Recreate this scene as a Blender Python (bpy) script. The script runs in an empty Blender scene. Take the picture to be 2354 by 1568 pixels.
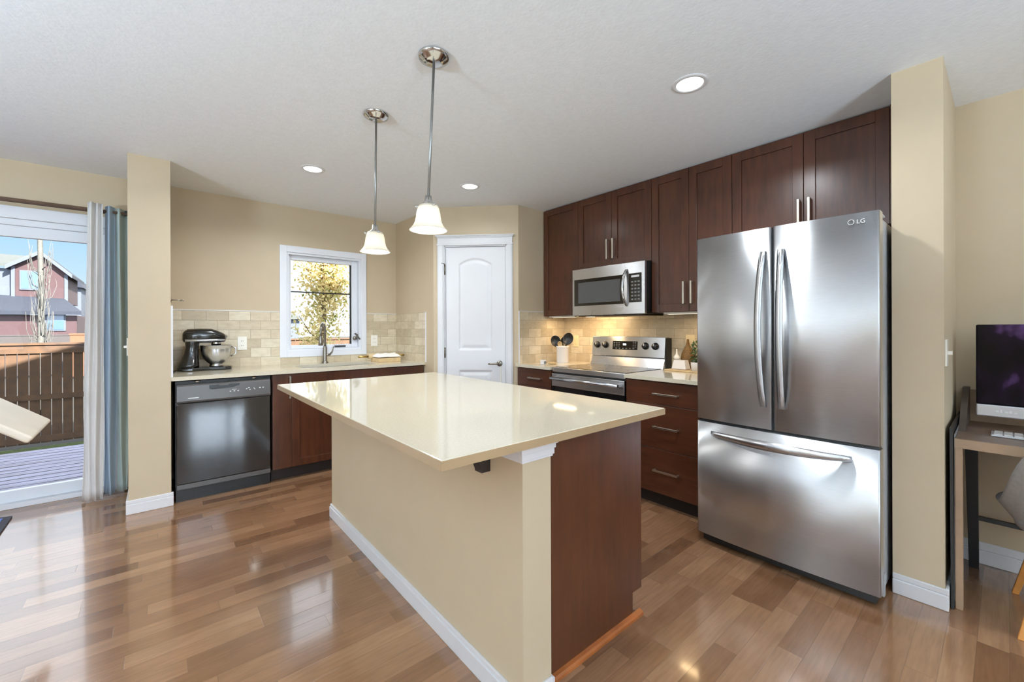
import bpy, math, random
from mathutils import Vector, Matrix
random.seed(7)
S = bpy.context.scene
COL = S.collection
PI = math.pi

# ------------------------------------------------------------------ camera
cam_d = bpy.data.cameras.new('camera')
cam = bpy.data.objects.new('camera', cam_d); COL.objects.link(cam)
cam_d.sensor_fit = 'HORIZONTAL'; cam_d.sensor_width = 36.0
cam_d.lens = 960.82 / 2354 * 36.0
cam_d.shift_y = -29.16 / 2354
cam_d.clip_start = 0.02; cam_d.clip_end = 400
cam.matrix_world = (Matrix.Translation((0, 0, 1.2465)) @ Matrix.Rotation(-0.7014, 4, 'Z')
                    @ Matrix.Rotation(PI / 2, 4, 'X') @ Matrix.Rotation(-0.0034, 4, 'Z'))
S.camera = cam

# ------------------------------------------------------------------ exposure
S.view_settings.view_transform = 'Standard'
S.view_settings.look = 'None'
S.view_settings.gamma = 1.0
S.view_settings.use_curve_mapping = False
S.view_settings.exposure = 0.10
S.cycles.max_bounces = 8
S.cycles.diffuse_bounces = 5
S.cycles.glossy_bounces = 4
S.cycles.transmission_bounces = 4
S.cycles.transparent_max_bounces = 12
S.cycles.caustics_reflective = False
S.cycles.caustics_refractive = False
S.cycles.sample_clamp_indirect = 4.0
S.cycles.use_denoising = True

# ------------------------------------------------------------------ sky
W = bpy.data.worlds.new('sky'); S.world = W; W.use_nodes = True
nt = W.node_tree; nt.nodes.clear()
tc = nt.nodes.new('ShaderNodeTexCoord'); sp = nt.nodes.new('ShaderNodeSeparateXYZ')
rp = nt.nodes.new('ShaderNodeValToRGB'); bg = nt.nodes.new('ShaderNodeBackground')
wo = nt.nodes.new('ShaderNodeOutputWorld')
nt.links.new(tc.outputs['Generated'], sp.inputs[0]); nt.links.new(sp.outputs['Z'], rp.inputs[0])
# brightness added low in the right-hand sky, whitening the sink window
mr_ = nt.nodes.new('ShaderNodeMapRange'); nt.links.new(sp.outputs['X'], mr_.inputs[0])
mr_.inputs['From Min'].default_value = 0.04; mr_.inputs['From Max'].default_value = 0.26
lt_ = nt.nodes.new('ShaderNodeMapRange'); nt.links.new(sp.outputs['Z'], lt_.inputs[0])
lt_.inputs['From Min'].default_value = 0.36; lt_.inputs['From Max'].default_value = 0.2
mm_ = nt.nodes.new('ShaderNodeMath'); mm_.operation = 'MULTIPLY'
nt.links.new(mr_.outputs[0], mm_.inputs[0]); nt.links.new(lt_.outputs[0], mm_.inputs[1])
mx_ = nt.nodes.new('ShaderNodeMix'); mx_.data_type = 'RGBA'
# extra glow added along the unseen horizon behind and left to light the room
sb_ = nt.nodes.new('ShaderNodeMapRange'); nt.links.new(sp.outputs['Y'], sb_.inputs[0])
sb_.inputs['From Min'].default_value = 0.75; sb_.inputs['From Max'].default_value = 0.45
m2_ = nt.nodes.new('ShaderNodeMath'); m2_.operation = 'MULTIPLY'
nt.links.new(sb_.outputs[0], m2_.inputs[0]); nt.links.new(lt_.outputs[0], m2_.inputs[1])
m3_ = nt.nodes.new('ShaderNodeMath'); m3_.operation = 'MAXIMUM'
nt.links.new(mm_.outputs[0], m3_.inputs[0]); nt.links.new(m2_.outputs[0], m3_.inputs[1])
nt.links.new(rp.outputs[0], mx_.inputs[6]); mx_.inputs[7].default_value = (2.6, 2.75, 2.9, 1)
nt.links.new(m3_.outputs[0], mx_.inputs[0])
gl_ = nt.nodes.new('ShaderNodeMapRange'); nt.links.new(sp.outputs['Y'], gl_.inputs[0])  # stronger added glow straight behind the camera, feeding the front windows
gl_.inputs['From Min'].default_value = -0.55; gl_.inputs['From Max'].default_value = -0.9
gm_ = nt.nodes.new('ShaderNodeMath'); gm_.operation = 'MULTIPLY'
nt.links.new(gl_.outputs[0], gm_.inputs[0]); nt.links.new(lt_.outputs[0], gm_.inputs[1])
gx_ = nt.nodes.new('ShaderNodeMix'); gx_.data_type = 'RGBA'
nt.links.new(gm_.outputs[0], gx_.inputs[0]); nt.links.new(mx_.outputs[2], gx_.inputs[6]); gx_.inputs[7].default_value = (14.0, 16.0, 18.5, 1)
nt.links.new(gx_.outputs[2], bg.inputs[0]); nt.links.new(bg.outputs[0], wo.inputs[0])
el = rp.color_ramp.elements
el[0].position = 0.0; el[0].color = (0.80, 0.92, 1.0, 1)
el[1].position = 0.14; el[1].color = (0.50, 0.76, 1.0, 1)
for p_, c_ in ((0.22, (0.50, 0.74, 1.0, 1)), (0.34, (2.2, 2.35, 2.6, 1)), (0.6, (2.8, 2.95, 3.2, 1))):
    e_ = el.new(p_); e_.color = c_
bg.inputs[1].default_value = 1.0

# ------------------------------------------------------------------ sun
sun_d = bpy.data.lights.new('sun', 'SUN'); sun_d.energy = 40.0; sun_d.angle = 0.01
sun_d.color = (1.0, 0.96, 0.90)
sun = bpy.data.objects.new('sun', sun_d); COL.objects.link(sun)
sun.location = (2, -6, 9)
sun.rotation_euler = Vector((-0.22, 0.70, -0.47)).to_track_quat('-Z', 'Y').to_euler()

# ------------------------------------------------------------------ materials
def srgb(r, g, b):
    f = lambda c: ((c / 255) / 12.92 if c <= 10 else (((c / 255) + 0.055) / 1.055) ** 2.4)
    return (f(r), f(g), f(b), 1)

class N:
    """small node-graph helper"""
    def __init__(s, name):
        s.m = bpy.data.materials.new(name); s.m.use_nodes = True
        s.t = s.m.node_tree; s.t.nodes.clear()
        s.out = s.t.nodes.new('ShaderNodeOutputMaterial')
    def n(s, typ, **kw):
        o = s.t.nodes.new(typ)
        for k, v in kw.items(): setattr(o, k, v)
        return o
    def l(s, a, b): s.t.links.new(a, b)
    def math(s, op, a, b=None):
        o = s.n('ShaderNodeMath', operation=op)
        for i, x in enumerate((a, b)):
            if x is None: continue
            if isinstance(x, (int, float)): o.inputs[i].default_value = x
            else: s.l(x, o.inputs[i])
        return o.outputs[0]
    def obj(s):
        if not hasattr(s, 'tc'): s.tc = s.n('ShaderNodeNewGeometry')
        return s.tc.outputs['Position']
    def ocoord(s):
        return s.n('ShaderNodeTexCoord').outputs['Object']
    def mapping(s, vec, scale=(1, 1, 1), rot=(0, 0, 0)):
        o = s.n('ShaderNodeMapping'); s.l(vec, o.inputs[0])
        o.inputs['Scale'].default_value = scale; o.inputs['Rotation'].default_value = rot
        return o.outputs[0]
    def noise(s, vec, scale=5, detail=3, rough=.5):
        o = s.n('ShaderNodeTexNoise'); s.l(vec, o.inputs['Vector'])
        o.inputs['Scale'].default_value = scale; o.inputs['Detail'].default_value = detail
        o.inputs['Roughness'].default_value = rough
        return o.outputs['Fac']
    def ramp(s, fac, stops):
        o = s.n('ShaderNodeValToRGB'); s.l(fac, o.inputs[0])
        e = o.color_ramp.elements
        while len(e) < len(stops): e.new(0.5)
        for i, (p, c) in enumerate(stops): e[i].position = p; e[i].color = c
        return o.outputs[0]
    def mix(s, fac, a, b, mode='MIX'):
        o = s.n('ShaderNodeMix', data_type='RGBA', blend_type=mode)
        for sock, x in ((o.inputs[0], fac), (o.inputs[6], a), (o.inputs[7], b)):
            if isinstance(x, (int, float)): sock.default_value = x
            elif isinstance(x, tuple): sock.default_value = x
            else: s.l(x, sock)
        return o.outputs[2]
    def bump(s, h, strength=.1, dist=.01):
        o = s.n('ShaderNodeBump'); s.l(h, o.inputs['Height'])
        o.inputs['Strength'].default_value = strength; o.inputs['Distance'].default_value = dist
        return o.outputs[0]
    def bsdf(s, color=None, rough=.5, metal=0, normal=None, **kw):
        b = s.n('ShaderNodeBsdfPrincipled')
        for sock, x in (('Base Color', color), ('Roughness', rough), ('Metallic', metal)):
            if x is None: continue
            if isinstance(x, (int, float, tuple)): b.inputs[sock].default_value = x
            else: s.l(x, b.inputs[sock])
        for k, v in kw.items():
            k = k.replace('_', ' ')
            if isinstance(v, (int, float, tuple)): b.inputs[k].default_value = v
            else: s.l(v, b.inputs[k])
        if normal is not None: s.l(normal, b.inputs['Normal'])
        s.l(b.outputs[0], s.out.inputs[0])
        return b

def plain(name, rgb, rough=.5, metal=0, var=.06, scale=6, bump=0, bscale=200, **kw):
    g = N(name); c = srgb(*rgb); p = g.obj()
    f = g.noise(p, scale, 3)
    lo = tuple(max(0, x * (1 - var)) for x in c[:3]) + (1,); hi = tuple(min(1, x * (1 + var)) for x in c[:3]) + (1,)
    col = g.ramp(f, [(.3, lo), (.7, hi)])
    nm = g.bump(g.noise(p, bscale, 2), bump, .002) if bump else None
    g.bsdf(col, rough, metal, nm, **kw)
    return g.m

M = {}
WALL = (197, 179, 151)
M['wall'] = plain('wall_paint_tan', WALL, .55, var=.02, bump=.06, bscale=120)
M['ceiling'] = plain('ceiling_paint', (240, 243, 248), .8, var=.02, scale=30, bump=.35, bscale=70)
M['white'] = plain('white_trim_paint', (226, 226, 229), .35, var=.01)
M['vinyl'] = plain('white_vinyl', (228, 230, 236), .3, var=.01)
M['plastic'] = plain('white_plastic', (240, 236, 226), .35, var=.01)
M['cream_plastic'] = plain('ivory_plastic', (240, 222, 180), .35, var=.01)

def wood_dark(name, axis):
    g = N(name); p = g.obj()
    sc = {'z': (9, 9, 1.1), 'x': (1.1, 9, 9), 'y': (9, 1.1, 9)}[axis]
    f = g.noise(g.mapping(p, sc), 3.5, 6, .6)
    blot = g.noise(p, 3.0, 2)
    c1 = g.ramp(f, [(.25, srgb(54, 28, 16)), (.55, srgb(75, 40, 23)), (.85, srgb(93, 53, 31))])
    c2 = g.mix(g.ramp(blot, [(.35, (0, 0, 0, 1)), (.75, (.45, .45, .45, 1))]), c1, srgb(100, 56, 36))
    fine = g.noise(g.mapping(p, tuple(v * 12 for v in sc)), 4, 2)
    g.bsdf(c2, .30, 0, g.bump(fine, .05, .001), Coat_Weight=.22, Coat_Roughness=.22)
    return g.m
M['wood'] = wood_dark('espresso_wood', 'z')
M['wood_y'] = wood_dark('espresso_wood_level', 'y')
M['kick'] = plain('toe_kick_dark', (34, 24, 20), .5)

def quartz():
    g = N('cream_quartz'); p = g.obj()
    a = g.noise(p, 160, 2); b = g.noise(p, 5, 3)
    c = g.ramp(a, [(.35, srgb(210, 200, 178)), (.6, srgb(217, 208, 187)), (.8, srgb(222, 214, 194))])
    c = g.mix(g.ramp(b, [(.3, (0, 0, 0, 1)), (.8, (.25, .25, .25, 1))]), c, srgb(214, 203, 178))
    g.bsdf(c, .055, 0, None, Specular_IOR_Level=.55)
    return g.m
M['quartz'] = quartz()
M['edge'] = plain('tan_worktop_edge', (172, 146, 112), .2, var=.05)

def floor_mat():
    g = N('hardwood_planks'); p = g.obj()
    sep = g.n('ShaderNodeSeparateXYZ'); g.l(p, sep.inputs[0])
    X, Y = sep.outputs[0], sep.outputs[1]
    yr = g.math('DIVIDE', g.math('ADD', Y, 20.0328), 0.0838)
    row = g.math('FLOOR', yr); fy = g.math('FRACT', yr)
    wn = g.n('ShaderNodeTexWhiteNoise', noise_dimensions='1D'); g.l(row, wn.inputs['W'])
    sh = g.math('MULTIPLY', wn.outputs['Value'], 7.3)
    # jitter the board length from row to row
    ln = g.math('ADD', g.math('MULTIPLY', g.math('FRACT', g.math('MULTIPLY', wn.outputs['Value'], 13.7)), .45), .36)
    xr = g.math('DIVIDE', g.math('ADD', g.math('ADD', X, 30), sh), ln)
    colm = g.math('FLOOR', xr); fx = g.math('FRACT', xr)
    cmb = g.n('ShaderNodeCombineXYZ'); g.l(row, cmb.inputs[0]); g.l(colm, cmb.inputs[1])
    w2 = g.n('ShaderNodeTexWhiteNoise', noise_dimensions='2D'); g.l(cmb.outputs[0], w2.inputs['Vector'])
    tone = w2.outputs['Value']
    # grain
    add = g.n('ShaderNodeVectorMath', operation='ADD'); g.l(p, add.inputs[0])
    cm2 = g.n('ShaderNodeCombineXYZ'); g.l(g.math('MULTIPLY', tone, 31), cm2.inputs[0]); g.l(g.math('MULTIPLY', tone, 17), cm2.inputs[1])
    g.l(cm2.outputs[0], add.inputs[1])
    gr = g.noise(g.mapping(add.outputs[0], (2.2, 26, 1)), 3, 5, .6)
    gb = g.noise(g.mapping(add.outputs[0], (2.5, 5, 1)), 2.0, 2, .5)
    base = g.ramp(tone, [(0, srgb(112, 77, 52)), (.3, srgb(134, 96, 67)), (.6, srgb(147, 108, 78)), (1, srgb(163, 124, 92))])
    grain = g.ramp(gr, [(.25, (.80, .78, .76, 1)), (.6, (1, 1, 1, 1)), (.85, (1.06, 1.05, 1.03, 1))])
    c = g.mix(1.0, base, grain, 'MULTIPLY')
    c = g.mix(1.0, c, g.ramp(gb, [(.25, (.86, .84, .82, 1)), (.7, (1.05, 1.04, 1.04, 1))]), 'MULTIPLY')
    # bevelled seams
    ey = g.math('MINIMUM', fy, g.math('SUBTRACT', 1.0, fy))
    ex = g.math('MULTIPLY', g.math('MINIMUM', fx, g.math('SUBTRACT', 1.0, fx)), g.math('DIVIDE', ln, .0838))
    ed = g.math('MINIMUM', ey, ex)
    seam = g.n('ShaderNodeMapRange'); g.l(ed, seam.inputs[0])
    seam.inputs['From Min'].default_value = 0.003; seam.inputs['From Max'].default_value = 0.022
    seam.inputs['To Min'].default_value = 0; seam.inputs['To Max'].default_value = 1
    c = g.mix(seam.outputs[0], g.mix(.5, c, srgb(96, 70, 52)), c)
    h = g.math('ADD', seam.outputs[0], g.math('MULTIPLY', gr, .12))
    g.bsdf(c, .17, 0, g.bump(h, .12, .0015), Specular_IOR_Level=.7, Coat_Weight=.6, Coat_Roughness=.07, Coat_IOR=1.6)
    return g.m
M['floor'] = floor_mat()

def tile_mat(name, axis):
    """running-bond travertine wall tile; axis is the horizontal world axis of the wall"""
    g = N(name); p = g.obj()
    sep = g.n('ShaderNodeSeparateXYZ'); g.l(p, sep.inputs[0])
    H = sep.outputs[0 if axis == 'x' else 1]; Z = sep.outputs[2]
    zr = g.math('DIVIDE', g.math('SUBTRACT', Z, .904), .0842)
    row = g.math('FLOOR', zr); fz = g.math('FRACT', zr)
    off = g.math('MULTIPLY', g.math('MODULO', g.math('ADD', row, 40), 2), .5)
    xr = g.math('ADD', g.math('DIVIDE', g.math('ADD', H, 9.999 if axis == 'x' else 10.0), .165), off)
    cl = g.math('FLOOR', xr); fx = g.math('FRACT', xr)
    cmb = g.n('ShaderNodeCombineXYZ'); g.l(row, cmb.inputs[0]); g.l(cl, cmb.inputs[1])
    w2 = g.n('ShaderNodeTexWhiteNoise', noise_dimensions='2D'); g.l(cmb.outputs[0], w2.inputs['Vector'])
    base = g.ramp(w2.outputs['Value'], [(0, srgb(190, 175, 148)), (.35, srgb(205, 190, 163)), (.7, srgb(214, 200, 174)), (1, srgb(222, 211, 188))])
    v = g.noise(g.mapping(p, (1, 1, 2.2)), 14, 5, .6)
    c = g.mix(1.0, base, g.ramp(v, [(.25, (.83, .81, .77, 1)), (.6, (1, 1, 1, 1)), (.8, (1.05, 1.05, 1.05, 1))]), 'MULTIPLY')
    ez = g.math('MULTIPLY', g.math('MINIMUM', fz, g.math('SUBTRACT', 1.0, fz)), .0842)
    ex = g.math('MULTIPLY', g.math('MINIMUM', fx, g.math('SUBTRACT', 1.0, fx)), .165)
    mr = g.n('ShaderNodeMapRange'); g.l(g.math('MINIMUM', ez, ex), mr.inputs[0])
    mr.inputs['From Min'].default_value = .0012; mr.inputs['From Max'].default_value = .0028
    c = g.mix(mr.outputs[0], srgb(172, 158, 134), c)
    g.bsdf(c, .38, 0, g.bump(mr.outputs[0], .35, .002))
    return g.m
M['tile_x'] = tile_mat('travertine_tile_window', 'x')
M['tile_y'] = tile_mat('travertine_tile_range', 'y')

def steel(name, rgb=(172, 174, 176), rough=.26, axis='z', aniso=.6, rot=0.0, bmp=0):
    g = N(name); p = g.obj()
    sc = {'z': (420, 420, 2.5), 'y': (420, 2.5, 420), 'x': (2.5, 420, 420)}[axis]
    f = g.noise(g.mapping(p, sc), 1, 3)
    c0 = srgb(*rgb)
    c = g.ramp(f, [(.3, tuple(x * .93 for x in c0[:3]) + (1,)), (.7, c0)])
    big = g.noise(p, 2.2, 3)
    rr = g.ramp(big, [(.3, (rough * .88,) * 3 + (1,)), (.75, (rough * 1.15,) * 3 + (1,))])
    tg = g.n('ShaderNodeTangent', direction_type='RADIAL', axis='Z')
    b = g.bsdf(c, rr, 1.0, None, Anisotropic=aniso, Anisotropic_Rotation=rot)
    g.l(tg.outputs[0], b.inputs['Tangent'])
    return g.m
M['steel'] = steel('brushed_steel', (212, 214, 217), .33, 'y', .92, .25)
M['steel_h'] = steel('brushed_steel_level', (214, 215, 218), .27, 'y', .8, .25)
M['chrome'] = plain('polished_chrome', (205, 205, 205), .12, 1.0, var=.02)
M['nickel'] = plain('satin_nickel', (205, 196, 182), .28, 1.0, var=.03)
M['rod'] = plain('satin_grey_metal', (150, 150, 148), .35, .8, var=.02)
M['walnut_dark'] = plain('desk_wood_dark', (66, 55, 49), .4, var=.16, scale=14)
M['bronze'] = plain('brushed_nickel_dark', (140, 134, 124), .28, 1.0, var=.05)
M['side_grey'] = plain('fridge_side_grey', (186, 188, 192), .4, .3, var=.02)
M['black'] = plain('black_gloss', (14, 13, 14), .08, var=.1, Coat_Weight=.5)
M['black_matte'] = plain('black_satin', (20, 19, 19), .4)
M['dw_black'] = plain('dishwasher_black', (20, 18, 20), .08, var=.05, Specular_IOR_Level=.8, Coat_Weight=.3, Coat_IOR=1.6, Coat_Roughness=.05)
M['dw_grey'] = plain('dishwasher_panel', (84, 80, 78), .3, var=.03)
M['mark'] = plain('pale_marking', (225, 225, 225), .4, var=.01)
M['mark_dim'] = plain('grey_marking', (120, 120, 120), .4, var=.01)
M['mesh_glass'] = plain('oven_mesh_glass', (88, 88, 88), .15, var=.03)
M['mixer_black'] = plain('enamel_black', (16, 14, 12), .22, var=.05, Coat_Weight=.5)
M['ceramic'] = plain('white_ceramic', (232, 228, 226), .2, var=.02)
M['brass'] = plain('brass', (190, 160, 95), .3, 1.0)
M['lightwood'] = plain('light_wood', (206, 178, 132), .45, var=.12, scale=20)
M['oak'] = plain('oak_leg', (205, 140, 72), .4, var=.12, scale=18)
M['walnut'] = plain('desk_wood', (112, 90, 76), .4, var=.16, scale=14)
M['deskfront'] = plain('desk_wood_pale', (158, 130, 104), .4, var=.12, scale=14)
M['grey_fabric'] = plain('grey_fabric', (150, 143, 138), .9, var=.08, scale=60, bump=.3, bscale=500)
M['cream_vinyl'] = plain('cream_leather', (226, 214, 196), .5, var=.04)
M['silver'] = plain('silver_aluminium', (205, 205, 208), .3, .6, var=.02)
M['rug_blue'] = plain('rug_blue', (92, 112, 176), .9, var=.2, scale=40)
M['rug_dark'] = plain('rug_dark_edge', (44, 42, 50), .9)
M['strip'] = plain('cherry_wood_strip', (150, 84, 40), .25, var=.2, scale=10, Coat_Weight=.4)
M['linen'] = plain('white_linen', (240, 234, 226), .9, var=.04)
M['woven'] = plain('woven_rattan', (112, 82, 42), .7, var=.5, scale=120)
M['leaf_dark'] = plain('herb_leaf', (62, 82, 42), .5, var=.4, scale=60)
M['shingle_grey'] = plain('roof_shingle_pale', (56, 58, 56), .9, var=.15, scale=4)
M['shingle_blue'] = plain('roof_shingle_dark', (20, 24, 36), .9, var=.15, scale=4)
M['maroon'] = plain('maroon_siding', (44, 20, 23), .8, var=.08)
M['pale_siding'] = plain('pale_siding', (58, 62, 72), .8, var=.05)
M['house_glass'] = plain('house_window_glass', (34, 56, 84), .3, var=.1)
M['fence'] = plain('fence_stain', (66, 43, 23), .8, var=.25, scale=9)
M['fence_new'] = plain('fence_cedar', (86, 48, 24), .8, var=.1)
M['soil'] = plain('dark_earth', (40, 36, 32), .95, var=.2)
M['bark_white'] = plain('birch_bark', (68, 66, 62), .8, var=.25, scale=25)
M['bark'] = plain('tree_bark', (96, 78, 60), .9, var=.3, scale=30)
M['conifer'] = plain('conifer_needles', (32, 42, 34), .9, var=.4, scale=8)
M['concrete'] = plain('roof_overhang', (200, 196, 190), .9)

def sheer(name, rgb, tr=.5):
    g = N(name); p = g.obj(); c = srgb(*rgb)
    w = g.noise(g.mapping(p, (40, 40, 1)), 4, 2)
    col = g.ramp(w, [(.3, tuple(x * .98 for x in c[:3]) + (1,)), (.7, c)])
    d = g.n('ShaderNodeBsdfDiffuse'); t = g.n('ShaderNodeBsdfTranslucent'); m = g.n('ShaderNodeMixShader')
    g.l(col, d.inputs[0]); g.l(col, t.inputs[0]); m.inputs[0].default_value = tr
    g.l(d.outputs[0], m.inputs[1]); g.l(t.outputs[0], m.inputs[2]); g.l(m.outputs[0], g.out.inputs[0])
    return g.m
M['curtain_white'] = sheer('curtain_white', (246, 244, 243), .15)
M['curtain_blue'] = sheer('curtain_blue', (176, 194, 212), .15)
M['curtain_green'] = sheer('curtain_grey_green', (190, 204, 200), .15)

def leafmat(name, stops):
    g = N(name); p = g.obj()
    f = g.noise(p, 5, 4, .7); col = g.ramp(f, stops)
    d = g.n('ShaderNodeBsdfDiffuse'); t = g.n('ShaderNodeBsdfTranslucent'); m = g.n('ShaderNodeMixShader')
    g.l(col, d.inputs[0]); g.l(col, t.inputs[0]); m.inputs[0].default_value = .5
    g.l(d.outputs[0], m.inputs[1]); g.l(t.outputs[0], m.inputs[2]); g.l(m.outputs[0], g.out.inputs[0])
    return g.m
M['leaf_autumn'] = leafmat('autumn_leaves', [(.3, srgb(96, 112, 48)), (.42, srgb(176, 170, 110)), (.55, srgb(226, 206, 160)), (.66, srgb(190, 170, 100)), (.75, srgb(90, 110, 50))])

M['leaf_green'] = leafmat('green_leaves', [(.3, srgb(70, 96, 44)), (.7, srgb(120, 146, 70))])

def glass_mat():
    g = N('window_glass')
    t = g.n('ShaderNodeBsdfTransparent'); t.inputs[0].default_value = (.96, .98, .98, 1)
    gl = g.n('ShaderNodeBsdfGlossy'); gl.inputs['Roughness'].default_value = .02
    fr = g.n('ShaderNodeFresnel'); fr.inputs[0].default_value = 1.08
    m = g.n('ShaderNodeMixShader'); g.l(fr.outputs[0], m.inputs[0])
    g.l(t.outputs[0], m.inputs[1]); g.l(gl.outputs[0], m.inputs[2]); g.l(m.outputs[0], g.out.inputs[0])
    return g.m
M['glass'] = glass_mat()

def emit(name, rgb, st):
    g = N(name); e = g.n('ShaderNodeEmission'); e.inputs[0].default_value = rgb + (1,); e.inputs[1].default_value = st
    g.l(e.outputs[0], g.out.inputs[0]); return g.m
M['lamp'] = emit('downlight_lens', (1, .98, .95), 4)
M['bulb'] = emit('bulb', (1, .95, .86), 14)
M['under_lamp'] = emit('under_cabinet_lens', (1, .88, .68), 1.4)
M['led'] = emit('clock_digits', (.85, .95, 1), 2.5)

def shade_glass():
    g = N('frosted_shade_glass')
    d = g.n('ShaderNodeBsdfPrincipled'); d.inputs['Base Color'].default_value = srgb(240, 236, 224); d.inputs['Roughness'].default_value = .25
    t = g.n('ShaderNodeBsdfTranslucent'); t.inputs[0].default_value = srgb(250, 246, 236)
    m = g.n('ShaderNodeMixShader'); m.inputs[0].default_value = .45
    g.l(d.outputs[0], m.inputs[1]); g.l(t.outputs[0], m.inputs[2]); g.l(m.outputs[0], g.out.inputs[0])
    return g.m
M['shade'] = shade_glass()

def screen_mat():
    g = N('dark_screen'); p = g.obj()
    f = g.noise(g.mapping(p, (3, 6, 4)), 1.6, 3)
    c = g.ramp(f, [(.4, srgb(12, 8, 12)), (.55, srgb(26, 15, 28)), (.68, srgb(84, 58, 98))])  # purple blotches paint a reflection into the screen colour
    g.bsdf(c, .06, 0, None, Specular_IOR_Level=.1); return g.m
M['screen'] = screen_mat()

def deck_mat():
    g = N('deck_boards'); p = g.obj()
    f = g.noise(g.mapping(p, (1.2, 26, 3)), 2, 4)
    c = g.ramp(f, [(.3, srgb(70, 62, 66)), (.5, srgb(122, 120, 142)), (.75, srgb(152, 154, 186))])  # pale blue streaks put the sky's reflection into the board colour
    g.bsdf(c, .5, 0, None); return g.m
M['deck'] = deck_mat()

def grass_mat():
    g = N('lawn_grass'); p = g.obj()
    f = g.noise(p, 30, 4); c = g.ramp(f, [(.3, srgb(44, 58, 26)), (.7, srgb(84, 96, 48))])
    g.bsdf(c, .95, 0, g.bump(f, .6, .05)); return g.m
M['grass'] = grass_mat()

# ------------------------------------------------------------------ mesh builder
class MB:
    def __init__(s): s.v = []; s.f = []; s.sm = []
    def add(s, vs, fs, smooth=False):
        b = len(s.v); s.v += [tuple(v) for v in vs]
        s.f += [tuple(b + i for i in f) for f in fs]; s.sm += [smooth] * len(fs)
        return s
    def box(s, x0, x1, y0, y1, z0, z1):
        vs = [(x, y, z) for z in (z0, z1) for y in (y0, y1) for x in (x0, x1)]
        return s.add(vs, [(0, 2, 3, 1), (4, 5, 7, 6), (0, 1, 5, 4), (2, 6, 7, 3), (0, 4, 6, 2), (1, 3, 7, 5)])
    def obox(s, c, ax, ay, az, hx, hy, hz):
        c = Vector(c); ax, ay, az = Vector(ax).normalized(), Vector(ay).normalized(), Vector(az).normalized()
        vs = [c + ax * hx * i + ay * hy * j + az * hz * k for k in (-1, 1) for j in (-1, 1) for i in (-1, 1)]
        return s.add(vs, [(0, 2, 3, 1), (4, 5, 7, 6), (0, 1, 5, 4), (2, 6, 7, 3), (0, 4, 6, 2), (1, 3, 7, 5)])
    def hexa(s, a, b):
        """two quads a and b (4 pts each, same order) joined"""
        return s.add(list(a) + list(b), [(0, 3, 2, 1), (4, 5, 6, 7), (0, 1, 5, 4), (1, 2, 6, 5), (2, 3, 7, 6), (3, 0, 4, 7)])
    def cyl(s, p0, p1, r0, r1=None, n=16, caps=True):
        r1 = r0 if r1 is None else r1
        return s.tube([p0, p1], [r0, r1], n, caps)
    def tube(s, pts, r, n=12, caps=True):
        pts = [Vector(p) for p in pts]
        rs = [r] * len(pts) if isinstance(r, (int, float)) else list(r)
        rings = []; prev = None
        for i, p in enumerate(pts):
            d = (pts[min(i + 1, len(pts) - 1)] - pts[max(i - 1, 0)]).normalized()
            if prev is None:
                a = Vector((0, 0, 1)) if abs(d.z) < .9 else Vector((1, 0, 0))
                u = d.cross(a).normalized()
            else:
                u = (prev - d * prev.dot(d)).normalized()
            w = d.cross(u); prev = u
            rings.append([p + (u * math.cos(2 * PI * k / n) + w * math.sin(2 * PI * k / n)) * rs[i] for k in range(n)])
        b = len(s.v)
        for q in rings: s.v += [tuple(x) for x in q]
        for i in range(len(rings) - 1):
            for k in range(n):
                s.f.append((b + i * n + k, b + i * n + (k + 1) % n, b + (i + 1) * n + (k + 1) % n, b + (i + 1) * n + k)); s.sm.append(True)
        if caps:
            s.f.append(tuple(b + k for k in reversed(range(n)))); s.sm.append(False)
            e = b + (len(rings) - 1) * n
            s.f.append(tuple(e + k for k in range(n))); s.sm.append(False)
        return s
    def lathe(s, prof, c=(0, 0, 0), n=32, axis=(0, 0, 1)):
        """prof: list of (radius, height) along axis"""
        ax = Vector(axis).normalized(); c = Vector(c)
        t = Vector((1, 0, 0)) if abs(ax.x) < .9 else Vector((0, 1, 0))
        u = (t - ax * t.dot(ax)).normalized(); w = ax.cross(u)
        b = len(s.v)
        for r, h in prof:
            r = max(r, 1e-4)
            for k in range(n):
                a = 2 * PI * k / n
                s.v.append(tuple(c + ax * h + (u * math.cos(a) + w * math.sin(a)) * r))
        for i in range(len(prof) - 1):
            for k in range(n):
                s.f.append((b + i * n + k, b + i * n + (k + 1) % n, b + (i + 1) * n + (k + 1) % n, b + (i + 1) * n + k)); s.sm.append(True)
        return s
    def prism(s, poly, z0, z1):
        n = len(poly)
        vs = [(x, y, z0) for x, y in poly] + [(x, y, z1) for x, y in poly]
        fs = [tuple(reversed(range(n))), tuple(range(n, 2 * n))] + [(i, (i + 1) % n, n + (i + 1) % n, n + i) for i in range(n)]
        return s.add(vs, fs)
    def extrude(s, poly, d, smooth=False):
        """poly: 3-D points, d: vector"""
        n = len(poly); d = Vector(d)
        vs = [Vector(p) for p in poly] + [Vector(p) + d for p in poly]
        fs = [tuple(reversed(range(n))), tuple(range(n, 2 * n))]
        b = len(s.v); s.add(vs, fs)
        for i in range(n):
            s.f.append((b + i, b + (i + 1) % n, b + n + (i + 1) % n, b + n + i)); s.sm.append(smooth)
        return s
    def grid(s, fn, nu, nv, smooth=True):
        b = len(s.v)
        for i in range(nu + 1):
            for j in range(nv + 1): s.v.append(tuple(fn(i / nu, j / nv)))
        for i in range(nu):
            for j in range(nv):
                a = b + i * (nv + 1) + j
                s.f.append((a, a + nv + 1, a + nv + 2, a + 1)); s.sm.append(smooth)
        return s
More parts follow.
